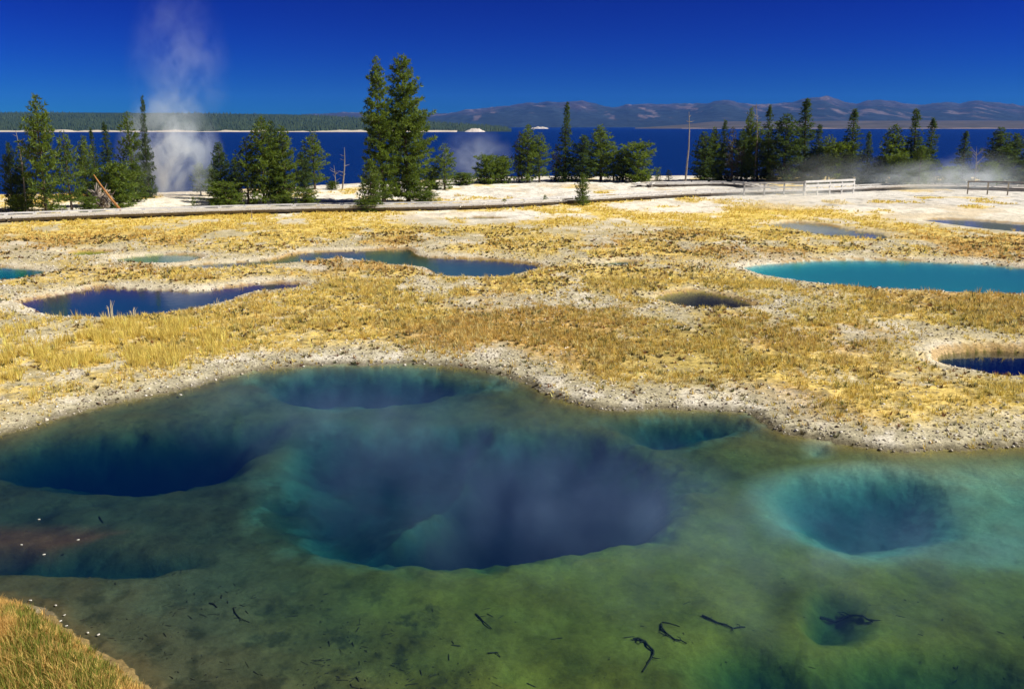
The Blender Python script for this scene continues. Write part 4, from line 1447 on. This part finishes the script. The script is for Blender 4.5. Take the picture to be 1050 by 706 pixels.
# litter of small twigs and flakes on the bed
n = 5200
X, Y = grng.uniform(-7, 8, n), grng.uniform(10.2, 15.5, n)
Z = terrain(X, Y)[0]
k = (sdist(POOL, X, Y, 4) > .25) & (grng.random(n) < (.08 + .55 * sstep(1, -2, X)) * sstep(15.5, 11.5, Y) * sstep(.42, .62, fbm(X * .9, Y * .9, 191, 4)))
X, Y, Z = X[k], Y[k], Z[k]
n = len(X)
A = grng.uniform(0, 6.28, n)
L = .012 + .085 * grng.random(n) ** 4
Wd = grng.uniform(.003, .009, n)
dx, dy = np.cos(A), np.sin(A)
q = []
for a_, b_, c_ in ((-1, -1, 0), (1, -.6, 0), (1, .6, 0), (-1, 1, 0), (-.8, 0, 1), (.8, .2, 1)):
    q.append(np.stack([X + a_ * L * dx - b_ * Wd * dy, Y + a_ * L * dy + b_ * Wd * dx, Z + .004 + c_ * Wd * 1.4], -1))
V = np.stack(q, 1).reshape(-1, 3)
i0 = np.arange(n)[:, None] * 6
f = np.concatenate([i0 + np.array(t) for t in ((0, 1, 5, 4), (2, 3, 4, 5))])
tag(mesh_np('twig_litter', V, f, wood_m), 'small dark twigs and flakes littering the pool bed', 'litter', kind='stuff')

# thin reed stems in the blue spring
reed_m = noisy('dry_reed', (.42, .36, .22), (.62, .55, .36), 4, .8, 0)
for px, py, h in ((114, 325, .62), (137, 325, .35), (222, 309, .40)):
    x, y, z = gat(px, py)
    mb = MB()
    for i in range(7):
        a_ = i * .9
        r_ = .05 * (i % 3)
        mb.tube([(r_ * math.cos(a_), r_ * math.sin(a_), -.1), (1.5 * r_ * math.cos(a_), 1.5 * r_ * math.sin(a_), h * .6), (3 * r_ * math.cos(a_) + .03, 3 * r_ * math.sin(a_), h * (1 - .08 * i))], [.014, .011, .005], 4)
    o = mb.build('reed_clump', reed_m)
    o.location = (x, y, z)
    tag(o, {114: 'tallest pale reed clump at the near edge of the purple blue spring', 137: 'short pale reed clump at the near edge of the purple blue spring', 222: 'pale reed clump by the narrow tail of the purple blue spring'}[px], 'reed clump', 'reeds at the blue spring')


# ------------------------------------------------------------------ steam and air
def steam(px, py, D, rx, ry, rz, mat, label, lean=0.0):
    """a soft body of steam around the point D metres out at px, py"""
    xc, yc = (px - CX) / F, -(py - CY) / F
    dy = math.cos(PITCH) + yc * math.sin(PITCH)
    dz = -math.sin(PITCH) + yc * math.cos(PITCH)
    t = D / dy
    bm = bmesh.new()
    bmesh.ops.create_icosphere(bm, subdivisions=3, radius=1)
    me = bpy.data.meshes.new('steam')
    bm.to_mesh(me)
    bm.free()
    me.materials.append(mat)
    o = bpy.data.objects.new('steam', me)
    COL.objects.link(o)
    o.location = (xc * t, D, H + dz * t)
    o.scale = (rx, ry, rz)
    o.rotation_euler = (0, R(lean), 0)
    tag(o, label, 'steam', kind='stuff')
    return o


m_dense = steam_mat('dense_steam', 1.1, 2.7, .44, .24, power=1.1)
m_thin = steam_mat('thin_steam', .15, 2.6, .43, .30, power=1.2, stretch=(1, 1, 1.3))
m_low = steam_mat('low_steam', .75, 2.2, .40, .40, power=1.1, stretch=(1.5, 1, 1))
m_wisp = steam_mat('wispy_steam', .30, 2.0, .36, .45, power=1.2)
m_pool = steam_mat('pool_steam', .17, 2.6, .40, .34, color=(.36, .58, 1.0), power=1.0, stretch=(1.6, 1.6, .35))
steam(174, 163, 86, 4.9, 3.2, 6.2, m_dense, 'dense white steam plume rising behind the left grove', 8)
steam(184, 74, 88, 4.8, 3.5, 8.5, m_thin, 'thin tall upper column of the left steam plume', 4)
steam(488, 160, 112, 4.6, 3.0, 3.6, m_wisp, 'thin steam drifting over the lake right of the tall pair')
steam(815, 203, 77, 7.0, 2.4, 1.3, m_dense, 'low white steam creeping in front of the grey railing')
steam(868, 183, 106, 9.0, 3.0, 3.0, m_wisp, 'steam veil at the foot of the right grove')
steam(965, 186, 100, 9.0, 3.0, 2.4, m_low, 'low steam bank behind the far right boardwalk')
steam(1005, 182, 104, 6.0, 3.0, 3.2, m_wisp, 'thin steam behind the far right railing')
steam(545, 505, 16.0, 5.4, 3.6, 1.5, m_pool, 'wispy blue steam over the deep middle of the big pool', 10)
steam(330, 420, 20.5, 4.0, 2.6, 1.0, m_pool, 'faint steam over the far shallows of the big pool')
steam(820, 560, 13.5, 4.5, 3.2, .9, m_pool, 'faint steam over the green shallows at lower right')

m, nt, out = new_mat('air')
pv = N(nt, 'ShaderNodeVolumePrincipled')
pv.inputs['Color'].default_value = (.07, .30, 1.0, 1)
pv.inputs['Density'].default_value = 3.4e-5
nt.links.new(pv.outputs[0], out.inputs['Volume'])
mb = MB()
mb.box((0, 0, 220), (1, 0, 0), (0, 1, 0), (0, 0, 1), 32000, 32000, 500)
tag(mb.build('haze', m), 'thin blue haze between the viewpoint and the mountains', 'haze', kind='stuff')

# ------------------------------------------------------------------ light
SUN_EL, SUN_AZ = 43.0, 98.0          # azimuth clockwise from the viewing direction
w = bpy.data.worlds.new('World')
S.world = w
w.use_nodes = True
nt = w.node_tree
bg = nt.nodes['Background']
sky = nt.nodes.new('ShaderNodeTexSky')
sky.sky_type = 'NISHITA'
sky.sun_disc = False
sky.sun_elevation = R(SUN_EL)
sky.sun_rotation = R(SUN_AZ)
sky.altitude = 2400
sky.air_density = 1.0
sky.dust_density = 0.05
sky.ozone_density = 4.0
# a polarised, saturated blue: each channel of the sky raised to its own power
pre = nt.nodes.new('ShaderNodeVectorMath')
pre.operation = 'SCALE'
pre.inputs['Scale'].default_value = .1
sep = nt.nodes.new('ShaderNodeSeparateColor')
cmb = nt.nodes.new('ShaderNodeCombineColor')
nt.links.new(sky.outputs[0], pre.inputs[0])
nt.links.new(pre.outputs[0], sep.inputs[0])
for i, (pw, k) in enumerate(((4.0, .32), (4.0, 2.9), (2.6, 5.6))):
    mn = N(nt, 'ShaderNodeMath', operation='MINIMUM')
    mn.inputs[1].default_value = .95
    pp = N(nt, 'ShaderNodeMath', operation='POWER')
    pp.inputs[1].default_value = pw
    mu = N(nt, 'ShaderNodeMath', operation='MULTIPLY')
    mu.inputs[1].default_value = k
    nt.links.new(sep.outputs[i], mn.inputs[0])
    nt.links.new(mn.outputs[0], pp.inputs[0])
    nt.links.new(pp.outputs[0], mu.inputs[0])
    nt.links.new(mu.outputs[0], cmb.inputs[i])
nt.links.new(cmb.outputs[0], bg.inputs['Color'])
bg.inputs['Strength'].default_value = .10
sl = bpy.data.lights.new('sun', 'SUN')
sl.energy = 4.2
sl.angle = R(.5)
sl.color = (1.0, .94, .84)
so = bpy.data.objects.new('sun', sl)
COL.objects.link(so)
d = Vector((math.sin(R(SUN_AZ)) * math.cos(R(SUN_EL)), math.cos(R(SUN_AZ)) * math.cos(R(SUN_EL)), math.sin(R(SUN_EL))))
so.rotation_euler = d.to_track_quat('Z', 'Y').to_euler()

vs = S.view_settings
vs.view_transform = 'Standard'
vs.look = 'None'
vs.exposure = 0.75
vs.gamma = 1
vs.use_curve_mapping = False
cy = S.cycles
cy.max_bounces = 6
cy.diffuse_bounces = 2
cy.glossy_bounces = 3
cy.transmission_bounces = 4
cy.volume_bounces = 3
cy.transparent_max_bounces = 16
cy.use_denoising = True
cy.volume_max_steps = 128
